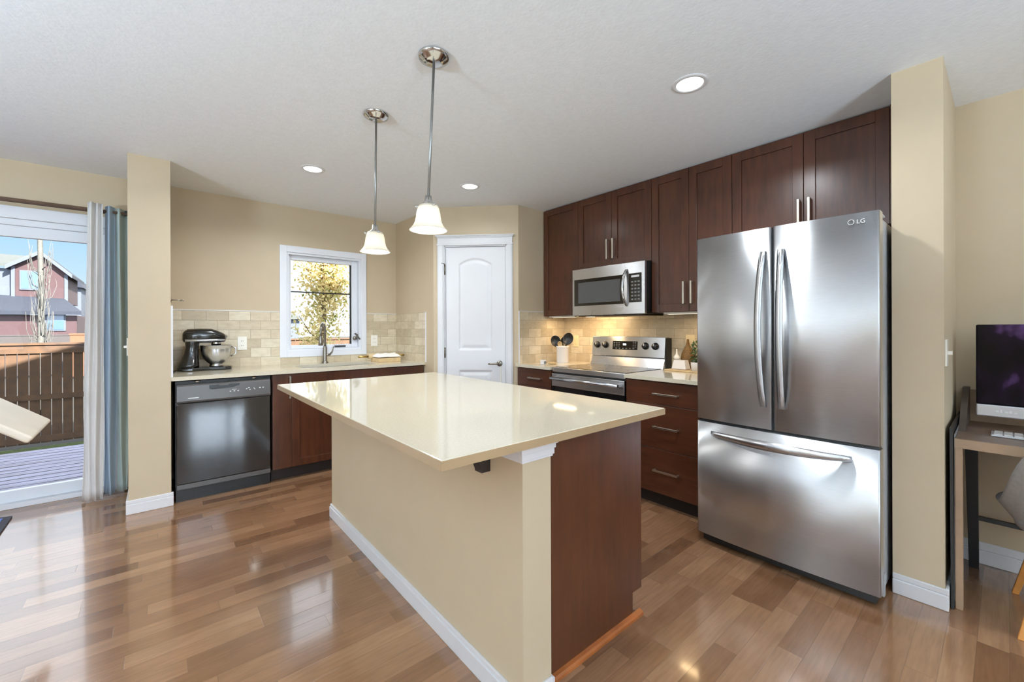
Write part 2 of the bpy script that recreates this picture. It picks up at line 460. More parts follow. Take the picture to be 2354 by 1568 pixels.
    def sphere(s, c, r, n=16, m=10, sc=(1, 1, 1)):
        b = len(s.v); c = Vector(c)
        for i in range(m + 1):
            th = PI * i / m
            for k in range(n):
                a = 2 * PI * k / n
                s.v.append((c.x + sc[0] * r * max(math.sin(th), 1e-3) * math.cos(a), c.y + sc[1] * r * max(math.sin(th), 1e-3) * math.sin(a), c.z - sc[2] * r * math.cos(th)))
        for i in range(m):
            for k in range(n):
                s.f.append((b + i * n + k, b + i * n + (k + 1) % n, b + (i + 1) * n + (k + 1) % n, b + (i + 1) * n + k)); s.sm.append(True)
        return s
    def build(s, name, mat, parent=None, bevel=0, seg=2, solid=0):
        off = Vector((0, 0, 0)); q = parent
        while q is not None: off += q.location; q = q.parent
        me = bpy.data.meshes.new(name)
        me.from_pydata([tuple(Vector(v) - off) for v in s.v], [], s.f)
        for p, f in zip(me.polygons, s.sm): p.use_smooth = f
        me.update()
        import bmesh
        bm = bmesh.new(); bm.from_mesh(me); bmesh.ops.recalc_face_normals(bm, faces=bm.faces); bm.to_mesh(me); bm.free()
        me.materials.append(mat if not isinstance(mat, str) else M[mat])
        o = bpy.data.objects.new(name, me); COL.objects.link(o)
        if parent is not None: o.parent = parent
        if solid:
            md = o.modifiers.new('solid', 'SOLIDIFY'); md.thickness = solid; md.offset = 0
        if bevel:
            md = o.modifiers.new('bevel', 'BEVEL'); md.width = bevel; md.segments = seg
            md.limit_method = 'ANGLE'; md.angle_limit = math.radians(40)
        return o

def tag(o, label=None, cat=None, group=None, kind=None):
    for k, v in (('label', label), ('category', cat), ('group', group), ('kind', kind)):
        if v: o[k] = v
    return o
def thing(name, loc, label, cat, group=None):
    o = bpy.data.objects.new(name, None); COL.objects.link(o); o.location = loc
    o.empty_display_size = .1
    return tag(o, label, cat, group)
def struct(mb, name, mat, parent=None, bevel=0):
    o = mb.build(name, mat, parent, bevel)
    if parent is None: o['kind'] = 'structure'
    return o
def copy_tree(o, parent=None):
    c = o.copy(); COL.objects.link(c)
    if parent is not None: c.parent = parent
    for ch in list(o.children): copy_tree(ch, c)
    return c

H = 2.44
WY = 4.50       # window wall
RX = 3.31       # range wall
CT, CB = .907, .879   # worktop top and underside

# ================================================================== SETTING
XL, YF = -4.0, -4.6
struct(MB().box(XL - .1, RX + .1, YF - .1, WY + .12, -.12, 0), 'floor', 'floor')
struct(MB().box(XL - .1, RX + .1, YF - .1, WY + .12, H, H + .1), 'ceiling', 'ceiling')

def wall_x(y0, y1, x0, x1, holes):
    """wall along x between y0..y1 with holes [(hx0,hx1,hz0,hz1)] sorted"""
    m = MB(); cur = x0
    for a, b, c, d in holes:
        m.box(cur, a, y0, y1, 0, H)
        if c > 0: m.box(a, b, y0, y1, 0, c)
        m.box(a, b, y0, y1, d, H); cur = b
    m.box(cur, x1, y0, y1, 0, H); return m
def wall_y(x0, x1, y0, y1, holes):
    m = MB(); cur = y0
    for a, b, c, d in holes:
        m.box(x0, x1, cur, a, 0, H)
        if c > 0: m.box(x0, x1, a, b, 0, c)
        m.box(x0, x1, a, b, d, H); cur = b
    m.box(x0, x1, cur, y1, 0, H); return m

DX0, DX1, DZ1 = -2.30, -.27, 2.03           # patio door opening
KX0, KX1, KZ0, KZ1 = .945, 1.665, 1.03, 1.995   # kitchen window opening
struct(wall_x(WY, WY + .12, XL, RX, [(DX0, DX1, 0, DZ1), (KX0, KX1, KZ0, KZ1)]), 'wall_back', 'wall')
struct(MB().box(RX, RX + .1, YF, WY + .12, 0, H), 'wall_right', 'wall')
FW = [(-3.3, -1.1, .62, 2.25), (.50, 2.10, .62, 2.25)]
struct(wall_x(YF - .1, YF, XL, RX, FW), 'wall_front', 'wall')
LW = [(-3.4, -1.0, .35, 2.15), (.9, 1.75, .2, 2.2), (2.5, 3.0, .2, 2.2), (3.8, 4.25, .2, 2.2)]  # unseen windows, split narrow to put vertical streaks in the fridge reflections
struct(wall_y(XL - .1, XL, YF, WY + .12, LW), 'wall_left', 'wall')
struct(MB().box(-.160, .064, 3.82, WY, 0, H), 'wall_stub_left', 'wall')
struct(MB().box(2.6406, RX, .1785, .350, 0, H), 'wall_stub_right', 'wall')

# pantry in the far corner: two returns and a diagonal wall with a door
D0 = Vector((2.068, 3.646, 0)); E1 = Vector((.70711, -.70711, 0)); NR = Vector((-.70711, -.70711, 0)); DL = .840
def dg(s_, n_, z): return D0 + E1 * s_ + NR * n_ + Vector((0, 0, z))
def dbox(m, s0, s1, n0, n1, z0, z1):
    a = [dg(s0, n0, z0), dg(s1, n0, z0), dg(s1, n1, z0), dg(s0, n1, z0)]
    b = [dg(s0, n0, z1), dg(s1, n0, z1), dg(s1, n1, z1), dg(s0, n1, z1)]
    return m.hexa(a, b)
OS0, OS1, OZ = .108, .724, 2.06
m = MB().box(2.068, 2.168, 3.646, WY, 0, H).box(2.662, RX, 3.052, 3.152, 0, H)
dbox(m, 0, OS0, -.10, 0, 0, H); dbox(m, OS1, DL, -.10, 0, 0, H); dbox(m, OS0, OS1, -.10, 0, OZ, H)
struct(m, 'wall_pantry', 'wall')

# baseboards
def baseboard(name, segs, mat='white'):
    m = MB()
    for b in segs: m.box(*b)
    return struct(m, name, mat, bevel=.004)
t_ = .013
baseboard('baseboard_stub_left', [(-.160 - t_, .064 + t_, 3.82 - t_, 3.82, 0, .068), (-.160 - t_, .064 + t_, 3.82 - t_ + .004, 3.82, .068, .094),
          (-.160 - t_, -.160, 3.82, WY, 0, .094), (.064, .064 + t_, 3.82, 3.832, 0, .094)])
baseboard('baseboard_stub_right', [(2.6406 - t_, 2.6406, .1785 - t_, .350, 0, .068), (2.6406 - t_ + .004, 2.6406, .1785 - t_, .350, .068, .094),
          (2.6406, RX, .1785 - t_, .1785, 0, .094)])
baseboard('baseboard_nook', [(RX - t_, RX, YF, .1785 - t_, 0, .072), (RX - t_ + .004, RX, YF, .1785 - t_, .072, .115)])
baseboard('baseboard_left', [(XL, XL + t_, YF, WY, 0, .094)])
baseboard('baseboard_back', [(XL, DX0 - .07, WY - t_, WY, 0, .094)])

# ---- pantry door
m = MB()
for s0, s1 in ((OS0 - .066, OS0), (OS1, OS1 + .060)):
    dbox(m, s0, s1, 0, .014, 0, OZ); dbox(m, s0 + .010, s1 - .010, .014, .020, 0, OZ)
struct(m, 'trim_1', 'white', bevel=.003)
m = MB()
dbox(m, OS0 - .070, OS1 + .064, 0, .020, OZ, OZ + .018)
dbox(m, OS0 - .064, OS1 + .058, 0, .018, OZ + .018, OZ + .070)
for i, (a, b) in enumerate(((.022, .076), (.029, .084), (.037, .094))):
    dbox(m, OS0 - .066 - i * .008, OS1 + .060 + i * .008, 0, a, OZ + .070 + i * .009, OZ + .079 + i * .009)
struct(m, 'trim_2', 'white', bevel=.002)
m = MB()
dbox(m, OS0, OS0 + .012, -.10, 0, 0, OZ); dbox(m, OS1 - .012, OS1, -.10, 0, 0, OZ); dbox(m, OS0, OS1, -.10, 0, OZ - .012, OZ)
struct(m, 'trim_3', 'white')

def door_panel_mesh():
    """one slab face with two moulded panels; the upper has an arched head"""
    s0, s1, z0, z1 = OS0 + .014, OS1 - .015, .01, OZ - .015
    cs = (s0 + s1) / 2
    nu, nv = 120, 260
    def inside(sx, z, lo, hi, half, arch):
        top = hi + (arch * max(0, 1 - ((sx - cs) / half) ** 2) if arch else 0)
        return min(half - abs(sx - cs), z - lo, top - z)
    def depth(sx, z):
        d = max(inside(sx, z, 1.035, 1.875, .165, .060), inside(sx, z, .20, .835, .165, 0))
        if d < 0: return 0
        if d < .018: return -.011 * math.sin(d / .018 * PI / 2)
        if d < .050: return -.011 + .008 * (d - .018) / .032
        return -.003
    m = MB()
    m.grid(lambda u, v: dg(s0 + (s1 - s0) * u, -.012 + depth(s0 + (s1 - s0) * u, z0 + (z1 - z0) * v), z0 + (z1 - z0) * v), nu, nv, True)
    b0 = [dg(s0, -.012, z0), dg(s1, -.012, z0), dg(s1, -.012, z1), dg(s0, -.012, z1)]
    b1 = [dg(s0, -.047, z0), dg(s1, -.047, z0), dg(s1, -.047, z1), dg(s0, -.047, z1)]
    m.add(b0 + b1, [(4, 5, 6, 7), (0, 1, 5, 4), (1, 2, 6, 5), (2, 3, 7, 6), (3, 0, 4, 7)])
    return m
door = struct(door_panel_mesh(), 'door_1', 'white')
m = MB()
m.lathe([(.0, .012), (.026, .012), (.028, .006), (.028, 0)], dg(.652, -.012, .905), 24, NR)
m.cyl(dg(.652, -.002, .905), dg(.652, .045, .905), .010)
m.tube([dg(.652, .045, .905), dg(.62, .047, .905), (dg(.585, .047, .902)), dg(.548, .045, .904)], [.011, .009, .008, .007], 12)
tag(m.build('lever_handle', 'bronze', door), 'dark brushed metal lever handle')
for z in (1.775, .96, .20):
    h_ = MB().cyl(dg(OS0 + .006, .002, z), dg(OS0 + .006, .002, z + .10), .006, n=10)
    dbox(h_, OS0 - .002, OS0 + .014, -.004, .001, z + .004, z + .096)
    if z == 1.775:
        h_.cyl(dg(OS0 + .006, .004, z + .105), dg(OS0 - .022, .020, z + .112), .005, n=8)
    h_.build('hinge', 'bronze', door)
# white towel strap under the handle
m = MB()
dbox(m, .655, .669, -.012, -.006, .70, .88)
m.build('strap', 'plastic', door)

# ---- sink window
cw = .062
m = MB()
for a in ((KX0 - cw, KX0, KZ0 - .058, KZ1 + cw), (KX1, KX1 + cw - .006, KZ0 - .058, KZ1 + cw)): m.box(a[0], a[1], WY - .018, WY, a[2], a[3])
m.box(KX0, KX1, WY - .018, WY, KZ1, KZ1 + cw); m.box(KX0, KX1, WY - .018, WY, KZ0 - .058, KZ0)
struct(m, 'trim_4', 'vinyl', bevel=.003)
win = MB()
for x0, x1, z0, z1 in ((KX0, KX0 + .02, KZ0, KZ1), (KX1 - .02, KX1, KZ0, KZ1), (KX0 + .02, KX1 - .02, KZ1 - .02, KZ1), (KX0 + .02, KX1 - .02, KZ0, KZ0 + .02)):
    win.box(x0, x1, WY - .002, WY + .118, z0, z1)
win = struct(win, 'window_1', 'vinyl')
m = MB(); gx0, gx1, gz0, gz1 = .995, 1.585, 1.085, 1.93
sx0, sx1, sz0, sz1 = KX0 + .02, KX1 - .02, KZ0 + .02, KZ1 - .02
for x0, x1, z0, z1 in ((sx0, gx0, sz0, sz1), (gx1, sx1, sz0, sz1), (gx0, gx1, gz1, sz1), (gx0, gx1, sz0, gz0)):
    m.box(x0, x1, WY + .05, WY + .095, z0, z1)
m.build('sash', 'vinyl', win, bevel=.004)
MB().box(gx0, gx1, WY + .072, WY + .076, gz0, gz1).build('pane', 'glass', win)
MB().box(gx0, gx1, WY + .066, WY + .082, 1.612, 1.624).build('muntin', 'black_matte', win)
m = MB(); m.box(gx1 - .012, gx1, WY + .062, WY + .086, gz0, gz1); m.build('gasket', 'black_matte', win)
m = MB(); m.lathe([(0, .03), (.018, .028), (.022, 0)], (1.615, WY + .048, 1.145), 16, (0, -1, 0))
m.tube([(1.615, WY + .02, 1.145), (1.63, WY + .005, 1.185), (1.60, WY - .002, 1.20), (1.655, WY - .004, 1.135)], .008, 8)
m.build('crank', 'bronze', win)
m = MB().box(1.405, 1.515, WY + .032, WY + .05, 1.058, 1.072); m.build('sash_lock', 'black_matte', win)

# ---- sliding patio door
m = MB()
m.box(DX0 - .07, DX1 + .06, WY - .02, WY, DZ1, DZ1 + .085)
m.box(DX0 - .07, DX0, WY - .02, WY, 0, DZ1); m.box(DX1, DX1 + .06, WY - .02, WY, 0, DZ1)
struct(m, 'trim_5', 'vinyl', bevel=.003)
pd = MB()
pd.box(DX0 + .05, DX1 - .05, WY, WY + .12, DZ1 - .045, DZ1).box(DX0, DX0 + .05, WY, WY + .12, .035, DZ1).box(DX1 - .05, DX1, WY, WY + .12, .035, DZ1)
pd.box(DX0, DX1, WY - .03, WY + .14, 0, .035)
pd = struct(pd, 'door_2', 'vinyl', bevel=.003)
for a, b, y in ((-1.30, DX1 - .05, WY + .02), (DX0 + .05, -1.22, WY + .066)):
    m = MB()
    m.box(a, a + .075, y, y + .04, .035, DZ1 - .045).box(b - .075, b, y, y + .04, .035, DZ1 - .045)
    m.box(a + .075, b - .075, y, y + .04, DZ1 - .125, DZ1 - .045).box(a + .075, b - .075, y, y + .04, .035, .115)
    p_ = m.build('sliding_panel', 'vinyl', pd, bevel=.003)
    MB().box(a + .075, b - .075, y + .018, y + .022, .115, DZ1 - .125).build('pane', 'glass', p_)

# ---- living-room windows behind the camera (they light the room and show in reflections)
n_ = 2
for a, b, c, d in FW:
    w = MB(); yy = YF - .07
    w.box(a + .06, b - .06, yy, YF, c, c + .06).box(a + .06, b - .06, yy, YF, d - .06, d).box(a, a + .06, yy, YF, c, d).box(b - .06, b, yy, YF, c, d)
    w.box((a + b) / 2 - .04, (a + b) / 2 + .04, yy, YF - .02, c + .06, d - .06)
    w = struct(w, 'window_%d' % n_, 'vinyl'); n_ += 1
    MB().box(a + .06, b - .06, YF - .052, YF - .048, c + .06, d - .06).build('pane', 'glass', w)
for a, b, c, d in LW:
    w = MB(); xx = XL - .07
    w.box(xx, XL, a + .06, b - .06, c, c + .06).box(xx, XL, a + .06, b - .06, d - .06, d).box(xx, XL, a, a + .06, c, d).box(xx, XL, b - .06, b, c, d)
    if b - a > 1.5: w.box(xx, XL - .02, (a + b) / 2 - .04, (a + b) / 2 + .04, c + .06, d - .06)
    w = struct(w, 'window_%d' % n_, 'vinyl'); n_ += 1
    MB().box(XL - .052, XL - .048, a + .06, b - .06, c + .06, d - .06).build('pane', 'glass', w)

# ---- tiled splashbacks
TT = 1.411
m = MB()
m.box(.064, KX0 - cw, WY - .009, WY, CB, TT)
m.box(KX1 + cw - .006, 2.068, WY - .009, WY, CB, TT)
m.box(KX0 - cw, KX1 + cw - .006, WY - .009, WY, CB, KZ0 - .058)
struct(m, 'wall_tile_window', 'tile_x')
struct(MB().box(2.059, 2.068, 3.80, WY - .009, CB, TT), 'wall_tile_pantry', 'tile_y')
struct(MB().box(.064, .073, 3.84, WY - .009, CB, TT), 'wall_tile_stub', 'tile_y')
struct(MB().box(RX - .009, RX, 1.18, 3.052, CB, 1.40), 'wall_tile_range', 'tile_y')
struct(MB().box(2.668, RX - .009, 3.043, 3.052, CB, TT), 'wall_tile_corner', 'tile_x')
m = MB().box(.064, .076, 3.826, 3.84, CT, TT + .004).box(.064, KX0 - cw, WY - .011, WY, TT, TT + .006).box(KX1 + cw, 2.068, WY - .011, WY, TT, TT + .006)
m.box(2.057, 2.068, 3.792, 3.80, CT, TT + .004).box(2.662, 2.668, 3.041, 3.052, CT, TT + .004).box(2.668, 3.0, 3.041, 3.052, TT, TT + .005)
struct(m, 'trim_6', 'white')

# ================================================================== CABINETS
def shaker_x(t, name, x, y0, y1, z0, z1, mat='wood', rail=.058, th=.020):
    """shaker door facing -x, its face at x"""
    m = MB()
    m.box(x, x + th, y0, y0 + rail, z0, z1).box(x, x + th, y1 - rail, y1, z0, z1)
    m.box(x, x + th, y0 + rail, y1 - rail, z0, z0 + rail).box(x, x + th, y0 + rail, y1 - rail, z1 - rail, z1)
    m.box(x + .009, x + th, y0 + rail, y1 - rail, z0 + rail, z1 - rail)
    return m.build(name, mat, t, bevel=.0015)
def shaker_y(t, name, y, x0, x1, z0, z1, mat='wood', rail=.058, th=.020):
    """shaker door facing -y, its face at y"""
    m = MB()
    m.box(x0, x0 + rail, y, y + th, z0, z1).box(x1 - rail, x1, y, y + th, z0, z1)
    m.box(x0 + rail, x1 - rail, y, y + th, z0, z0 + rail).box(x0 + rail, x1 - rail, y, y + th, z1 - rail, z1)
    m.box(x0 + rail, x1 - rail, y + .009, y + th, z0 + rail, z1 - rail)
    return m.build(name, mat, t, bevel=.0015)
def bar_pull(parent, p0, p1, out, r=.0065):
    """flat bar pull between p0 and p1 (on the face) standing off along out"""
    p0, p1, out = Vector(p0), Vector(p1), Vector(out)
    d = (p1 - p0).normalized(); a = d.cross(out.normalized())
    m = MB(); c = (p0 + p1) / 2 + out
    m.obox(c, d, a, out, (p1 - p0).length / 2 + .006, r, .005)
    for q in (p0, p1): m.obox(q + out / 2, d, a, out, .006, r * .8, out.length / 2)
    return m.build('handle', 'nickel', parent, bevel=.0015)

def wall_cabinet(label, y0, y1, z0, doors, handles, xf=2.994, group='dark wood wall cabinets'):
    t = thing('wall_cabinet', (RX, (y0 + y1) / 2, z0), label, 'cabinet', group)
    m = MB().box(xf + .021, RX - .010, y0 + .001, y1 - .001, z0, H - .001)
    m.build('cabinet_box', 'wood', t)
    for i, (a, b) in enumerate(doors):
        d = shaker_x(t, 'door', xf, a + .0015, b - .0015, z0 + .003, H - .012)
        if handles and handles[i]:
            hy, h0, h1 = handles[i]
            bar_pull(d, (xf, hy, h0), (xf, hy, h1), (-.030, 0, 0))
    return t
wall_cabinet('single-door dark wood wall cabinet left of the microwave, beside the pantry corner', 2.584, 3.040, 1.367, [(2.584, 3.040)], None)
wall_cabinet('two-door dark wood wall cabinet directly above the microwave', 1.823, 2.583, 1.782, [(2.207, 2.583), (1.823, 2.207)], [(2.238, 1.85, 2.01), (2.176, 1.85, 2.01)])
wall_cabinet('tall two-door dark wood wall cabinet between microwave and fridge', 1.211, 1.822, 1.367, [(1.516, 1.822), (1.211, 1.516)], [(1.546, 1.43, 1.585), (1.488, 1.43, 1.585)])
t = wall_cabinet('wide two-door dark wood cabinet above the fridge', .402, 1.210, 1.80, [(.795, 1.210), (.402, .795)], [(.816, 1.86, 2.018), (.762, 1.86, 2.018)])
MB().box(2.994, RX - .01, .352, .401, 1.80, H - .001).build('filler_panel', 'wood', t)

# under-cabinet lights
def under_light(label, y0, y1):
    t = thing('under_cabinet_light', (3.13, (y0 + y1) / 2, 1.367), label, 'light', 'under-cabinet lights')
    MB().box(3.03, 3.13, y0, y1, 1.353, 1.367).build('housing', 'plastic', t)
    MB().box(3.060, 3.085, y0 + .02, y1 - .02, 1.3505, 1.353).build('lens', 'under_lamp', t)
    ld = bpy.data.lights.new('under_cabinet_lamp', 'AREA'); ld.shape = 'RECTANGLE'; ld.size = .07; ld.size_y = .26
    ld.energy = .9; ld.color = (1, .70, .36)
    lo = bpy.data.objects.new('lamp', ld); COL.objects.link(lo); lo.parent = t
    lo.location = Vector((3.0725, (y0 + y1) / 2, 1.348)) - t.location
under_light('slim under-cabinet light left of the microwave, under the single-door cabinet', 2.66, 3.00)
under_light('slim under-cabinet light right of the microwave, near the fridge', 1.26, 1.74)

BX = 2.637     # base cabinet faces on the range wall
def drawer_front(t, y0, y1, z0, z1, hy0=None, hy1=None, hz=None):
    m = MB().box(BX, BX + .020, y0 + .0015, y1 - .0015, z0 + .0015, z1 - .0015)
    d = m.build('drawer', 'wood_y', t, bevel=.002)
    if hy0 is not None: bar_pull(d, (BX, hy0, hz), (BX, hy1, hz), (-.030, 0, 0))
    return d
t = thing('drawer_cabinet', (RX, 1.5, 0), 'dark wood base cabinet with three drawers between range and fridge', 'cabinet')
MB().box(BX + .021, RX - .010, 1.195, 1.818, .098, CB).build('cabinet_box', 'wood', t)
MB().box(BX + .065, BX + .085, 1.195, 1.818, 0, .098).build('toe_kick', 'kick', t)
for z0, z1, hz in ((.715, .872, .790), (.408, .715, .562), (.100, .408, .262)):
    drawer_front(t, 1.195, 1.818, z0, z1, 1.410, 1.580, hz)
t = thing('base_cabinet', (RX, 2.82, 0), 'narrow dark wood base cabinet with one drawer left of the range', 'cabinet')
MB().box(BX + .021, RX - .010, 2.590, 3.042, .098, CB).build('cabinet_box', 'wood', t)
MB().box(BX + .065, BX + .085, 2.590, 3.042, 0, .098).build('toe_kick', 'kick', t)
drawer_front(t, 2.590, 3.042, .715, .872, 2.705, 2.862, .790)
d = shaker_x(t, 'door', BX, 2.5915, 3.0405, .1015, .7135)

# sink run on the window wall
BY = 3.835
t = thing('sink_cabinet', (1.0, WY, 0), 'dark wood sink base cabinet right of the dishwasher, under the window', 'cabinet')
MB().box(.700, 2.058, BY + .021, WY - .010, .098, .70).box(.700, .72, BY + .021, WY - .01, .70, CB).box(2.038, 2.058, BY + .021, WY - .01, .70, CB).box(.72, 2.038, BY + .021, BY + .04, .70, CB).build('cabinet_box', 'wood', t)
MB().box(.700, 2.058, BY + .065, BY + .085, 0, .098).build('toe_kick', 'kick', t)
MB().box(.8435, 2.056, BY, BY + .020, .795, .872).build('false_front', 'wood', t, bevel=.002)
d = MB().box(.7015, .8415, BY, BY + .02, .1015, .872).build('pull_out_door', 'wood', t, bevel=.002)
bar_pull(d, (.826, BY, .68), (.826, BY, .85), (0, -.03, 0))
for a, b in ((.8435, 1.24), (1.243, 1.645), (1.648, 2.056)):
    shaker_y(t, 'door', BY, a, b, .1015, .792)

# ================================================================== WORKTOPS
m = MB()
SX0, SX1, SY0, SY1 = .95, 1.62, 3.93, 4.30      # sink cut-out
m.box(.0645, SX0, 3.815, WY - .010, CB, CT).box(SX1, 2.0575, 3.815, WY - .010, CB, CT)
m.box(SX0, SX1, 3.815, SY0, CB, CT).box(SX0, SX1, SY1, WY - .010, CB, CT)
tag(m.build('worktop', 'quartz', None), 'cream quartz worktop with sink along the window wall', 'worktop')
tag(MB().box(2.612, RX - .010, 2.588, 3.042, CB, CT).build('worktop', 'quartz', None, bevel=.002), 'short cream worktop left of the range holding the utensil crock', 'worktop')
tag(MB().box(2.612, RX - .010, 1.185, 1.819, CB, CT).build('worktop', 'quartz', None, bevel=.002), 'cream worktop between range and fridge above three drawers', 'worktop')
# sink
m = MB()
m.box(SX0 - .01, SX0, SY0, SY1, .72, CB).box(SX1, SX1 + .01, SY0, SY1, .72, CB).box(SX0 - .01, SX1 + .01, SY0 - .01, SY0, .72, CB).box(SX0 - .01, SX1 + .01, SY1, SY1 + .01, .72, CB).box(SX0, SX1, SY0, SY1, .71, .72)
t = thing('sink', (1.28, 4.1, .72), 'steel undermount sink set in the worktop below the window', 'sink')
m.build('basin', 'steel_h', t)
MB().lathe([(.04, .002), (.02, .006), (0.001, .006)], (1.28, 4.1, .72), 20).build('drain', 'chrome', t)
# faucet
t = thing('faucet', (1.262, 4.38, CT), 'tall gooseneck pull-down faucet in front of the window', 'faucet')
MB().lathe([(.030, 0), (.030, .012), (.022, .018), (.019, .03), (.019, .15), (.014, .17)], (1.262, 4.38, CT), 24).build('body', 'bronze', t)
arc = [(1.262, 4.38, 1.05)] + [(1.262 - .040 * (1 - math.cos(a)), 4.38 - .075 * (1 - math.cos(a)), 1.215 + .088 * math.sin(a)) for a in [PI * k / 14 for k in range(15)]]
arc.append((1.180, 4.226, 1.17))
MB().tube(arc, .0115, 14).build('spout', 'bronze', t)
MB().lathe([(.012, .09), (.016, .08), (.018, .03), (.022, 0), (.018, -.002), (0, -.002)], (1.178, 4.224, 1.09), 20).build('spray_head', 'bronze', t)
MB().cyl((1.262, 4.38, .985), (1.305, 4.37, .990), .012).tube([(1.305, 4.37, .990), (1.325, 4.36, 1.02), (1.335, 4.355, 1.07)], [.010, .008, .006], 10).build('lever', 'bronze', t)

# ================================================================== DISHWASHER
t = thing('dishwasher', (.385, WY, 0), 'black built-in dishwasher between the left stub wall and sink cabinet', 'dishwasher')
DWX0, DWX1 = .088, .690
MB().box(DWX0, DWX1, BY + .03, WY - .02, .09, .868).build('tub', 'black_matte', t)
MB().box(DWX0 + .006, DWX1 - .006, BY - .012, BY + .03, .130, .712).build('door', 'dw_black', t, bevel=.006)
m = MB()
c_ = [(BY - .018, .716), (BY - .022, .73), (BY - .010, .835), (BY - .002, .848), (BY + .03, .848), (BY + .03, .716)]
m.extrude([(DWX0 + .006, y, z) for y, z in c_], (DWX1 - DWX0 - .012, 0, 0))
cp = m.build('control_panel', 'dw_grey', t, bevel=.003)
m = MB()
m.extrude([(.285, BY - .0175, .808), (.30, BY - .0175, .800), (.43, BY - .0175, .806), (.475, BY - .0165, .822), (.475, BY - .013, .832), (.285, BY - .013, .832)], (0, .02, 0))
m.build('handle_recess', 'black_matte', cp)
MB().extrude([(.33, BY - .020, .838), (.41, BY - .020, .838), (.40, BY - .020, .824), (.35, BY - .020, .824)], (0, .01, 0)).build('latch', 'dw_grey', cp)
def dwmark(x, z, w, h, name='marking'):
    yy = BY - .022 + (z - .73) / .105 * .012
    MB().box(x - w / 2, x + w / 2, yy - .0012, yy + .002, z - h / 2, z + h / 2).build(name, 'mark', cp)
for x in (.415, .440, .465): dwmark(x, .775, .010, .007)
dwmark(.44, .787, .03, .003)
for x, z, w in ((.52, .783, .010), (.535, .790, .012), (.543, .776, .010), (.57, .785, .006), (.575, .777, .006)): dwmark(x, z, w, .006)
for x in (.61, .632): dwmark(x, .785, .011, .009)
dwmark(.19, .748, .062, .006, 'badge')
MB().box(DWX0 + .006, DWX1 - .006, BY - .010, BY + .03, .092, .128).build('lower_strip', 'dw_grey', t, bevel=.003)
MB().box(DWX0 + .002, DWX1 - .002, BY + .03, BY + .06, 0, .09).build('toe_kick', 'black_matte', t)
for x in (.215, .575): MB().sphere((x, BY + .012, .862), .012, 12, 8, (1.4, .7, .6)).build('mounting_clip', 'nickel', t)

# ================================================================== FRIDGE
t = thing('refrigerator', (2.85, .765, 0), 'stainless steel french-door refrigerator with bottom freezer drawer', 'refrigerator')
FY0, FY1, FXF = .357, 1.171, 2.405
MB().box(2.478, 3.24, FY0 + .012, FY1 - .010, .03, 1.745).build('cabinet_body', 'side_grey', t, bevel=.004)
def fridge_slab(y0, y1, z0, z1):
    """door slab, gently bowed across the whole fridge front"""
    yc, hw = (FY0 + FY1) / 2, (FY1 - FY0) / 2
    def fx(y): return FXF - .016 * (1 - ((y - yc) / hw) ** 2)
    m = MB(); n = 24; r = .008
    ys = [y0 + (y1 - y0) * (i / n) for i in range(n + 1)]
    def inset(y): 
        e = min(y - y0, y1 - y)
        return (r - math.sqrt(max(0, r * r - (r - e) ** 2))) if e < r else 0
    ys = sorted(set([y0, y0 + .001, y0 + .003, y0 + .006, y0 + .009] + ys[1:-1] + [y1 - .009, y1 - .006, y1 - .003, y1 - .001, y1]))
    k = len(ys)
    b = len(m.v)
    for z in (z0, z1):
        for y in ys: m.v.append((fx(y) + inset(y), y, z))
    for i in range(k - 1): m.f.append((i, i + 1, k + i + 1, k + i)); m.sm.append(True)
    a = len(m.v)
    for z in (z0, z1):
        m.v += [(2.470, y0, z), (2.470, y1, z)]
    m.f += [(0, k, a + 2, a), (k - 1, a + 1, a + 3, 2 * k - 1), (a, a + 2, a + 3, a + 1)]; m.sm += [False] * 3
    m.f.append(tuple(list(range(k)) + [a + 1, a])); m.sm.append(False)
    m.f.append(tuple(list(range(k, 2 * k)) + [a + 3, a + 2])); m.sm.append(False)
    return m
def fxs(y):
    yc, hw = (FY0 + FY1) / 2, (FY1 - FY0) / 2
    return FXF - .016 * (1 - ((y - yc) / hw) ** 2)
dl = fridge_slab(.7755, FY1, .722, 1.760).build('door', 'steel', t)
dr = fridge_slab(FY0, .7665, .722, 1.760).build('door', 'steel', t)
fz = fridge_slab(FY0, FY1, .062, .706).build('freezer_drawer', 'steel', t)
MB().box(2.42, 2.478, FY0 + .006, FY1 - .006, .704, .724).box(2.41, 2.478, .765, .777, .722, 1.757).build('gasket', 'black_matte', t)
def bow_handle(parent, y, z0, z1, side):
    m = MB(); n = 20
    pts_o = []; pts_i = []
    for i in range(n + 1):
        u = i / n; z = z0 + (z1 - z0) * u; b = math.sin(PI * u) ** .8
        x = fxs(y) - .004 - .062 * b
        yy = y + side * .014 * b
        pts_o.append((x, yy, z))
    w = .0165
    b0 = len(m.v)
    for (x, yy, z), i in zip(pts_o, range(n + 1)):
        th = .010 + .005 * math.sin(PI * i / n)
        m.v += [(x, yy - w, z), (x - .004, yy, z), (x, yy + w, z), (x + th, yy + w * .7, z), (x + th, yy - w * .7, z)]
    for i in range(n):
        for k in range(5):
            a = b0 + i * 5 + k; c = b0 + i * 5 + (k + 1) % 5
            m.f.append((a, c, c + 5, a + 5)); m.sm.append(k in (0, 1))
    m.f.append(tuple(b0 + k for k in range(5))); m.f.append(tuple(b0 + n * 5 + k for k in range(5))); m.sm += [False, False]
    return m.build('handle', 'steel', parent)
bow_handle(dl, .812, .835, 1.640, .5)
bow_handle(dr, .730, .835, 1.640, -.5)
m = MB(); n = 24; b0 = 0
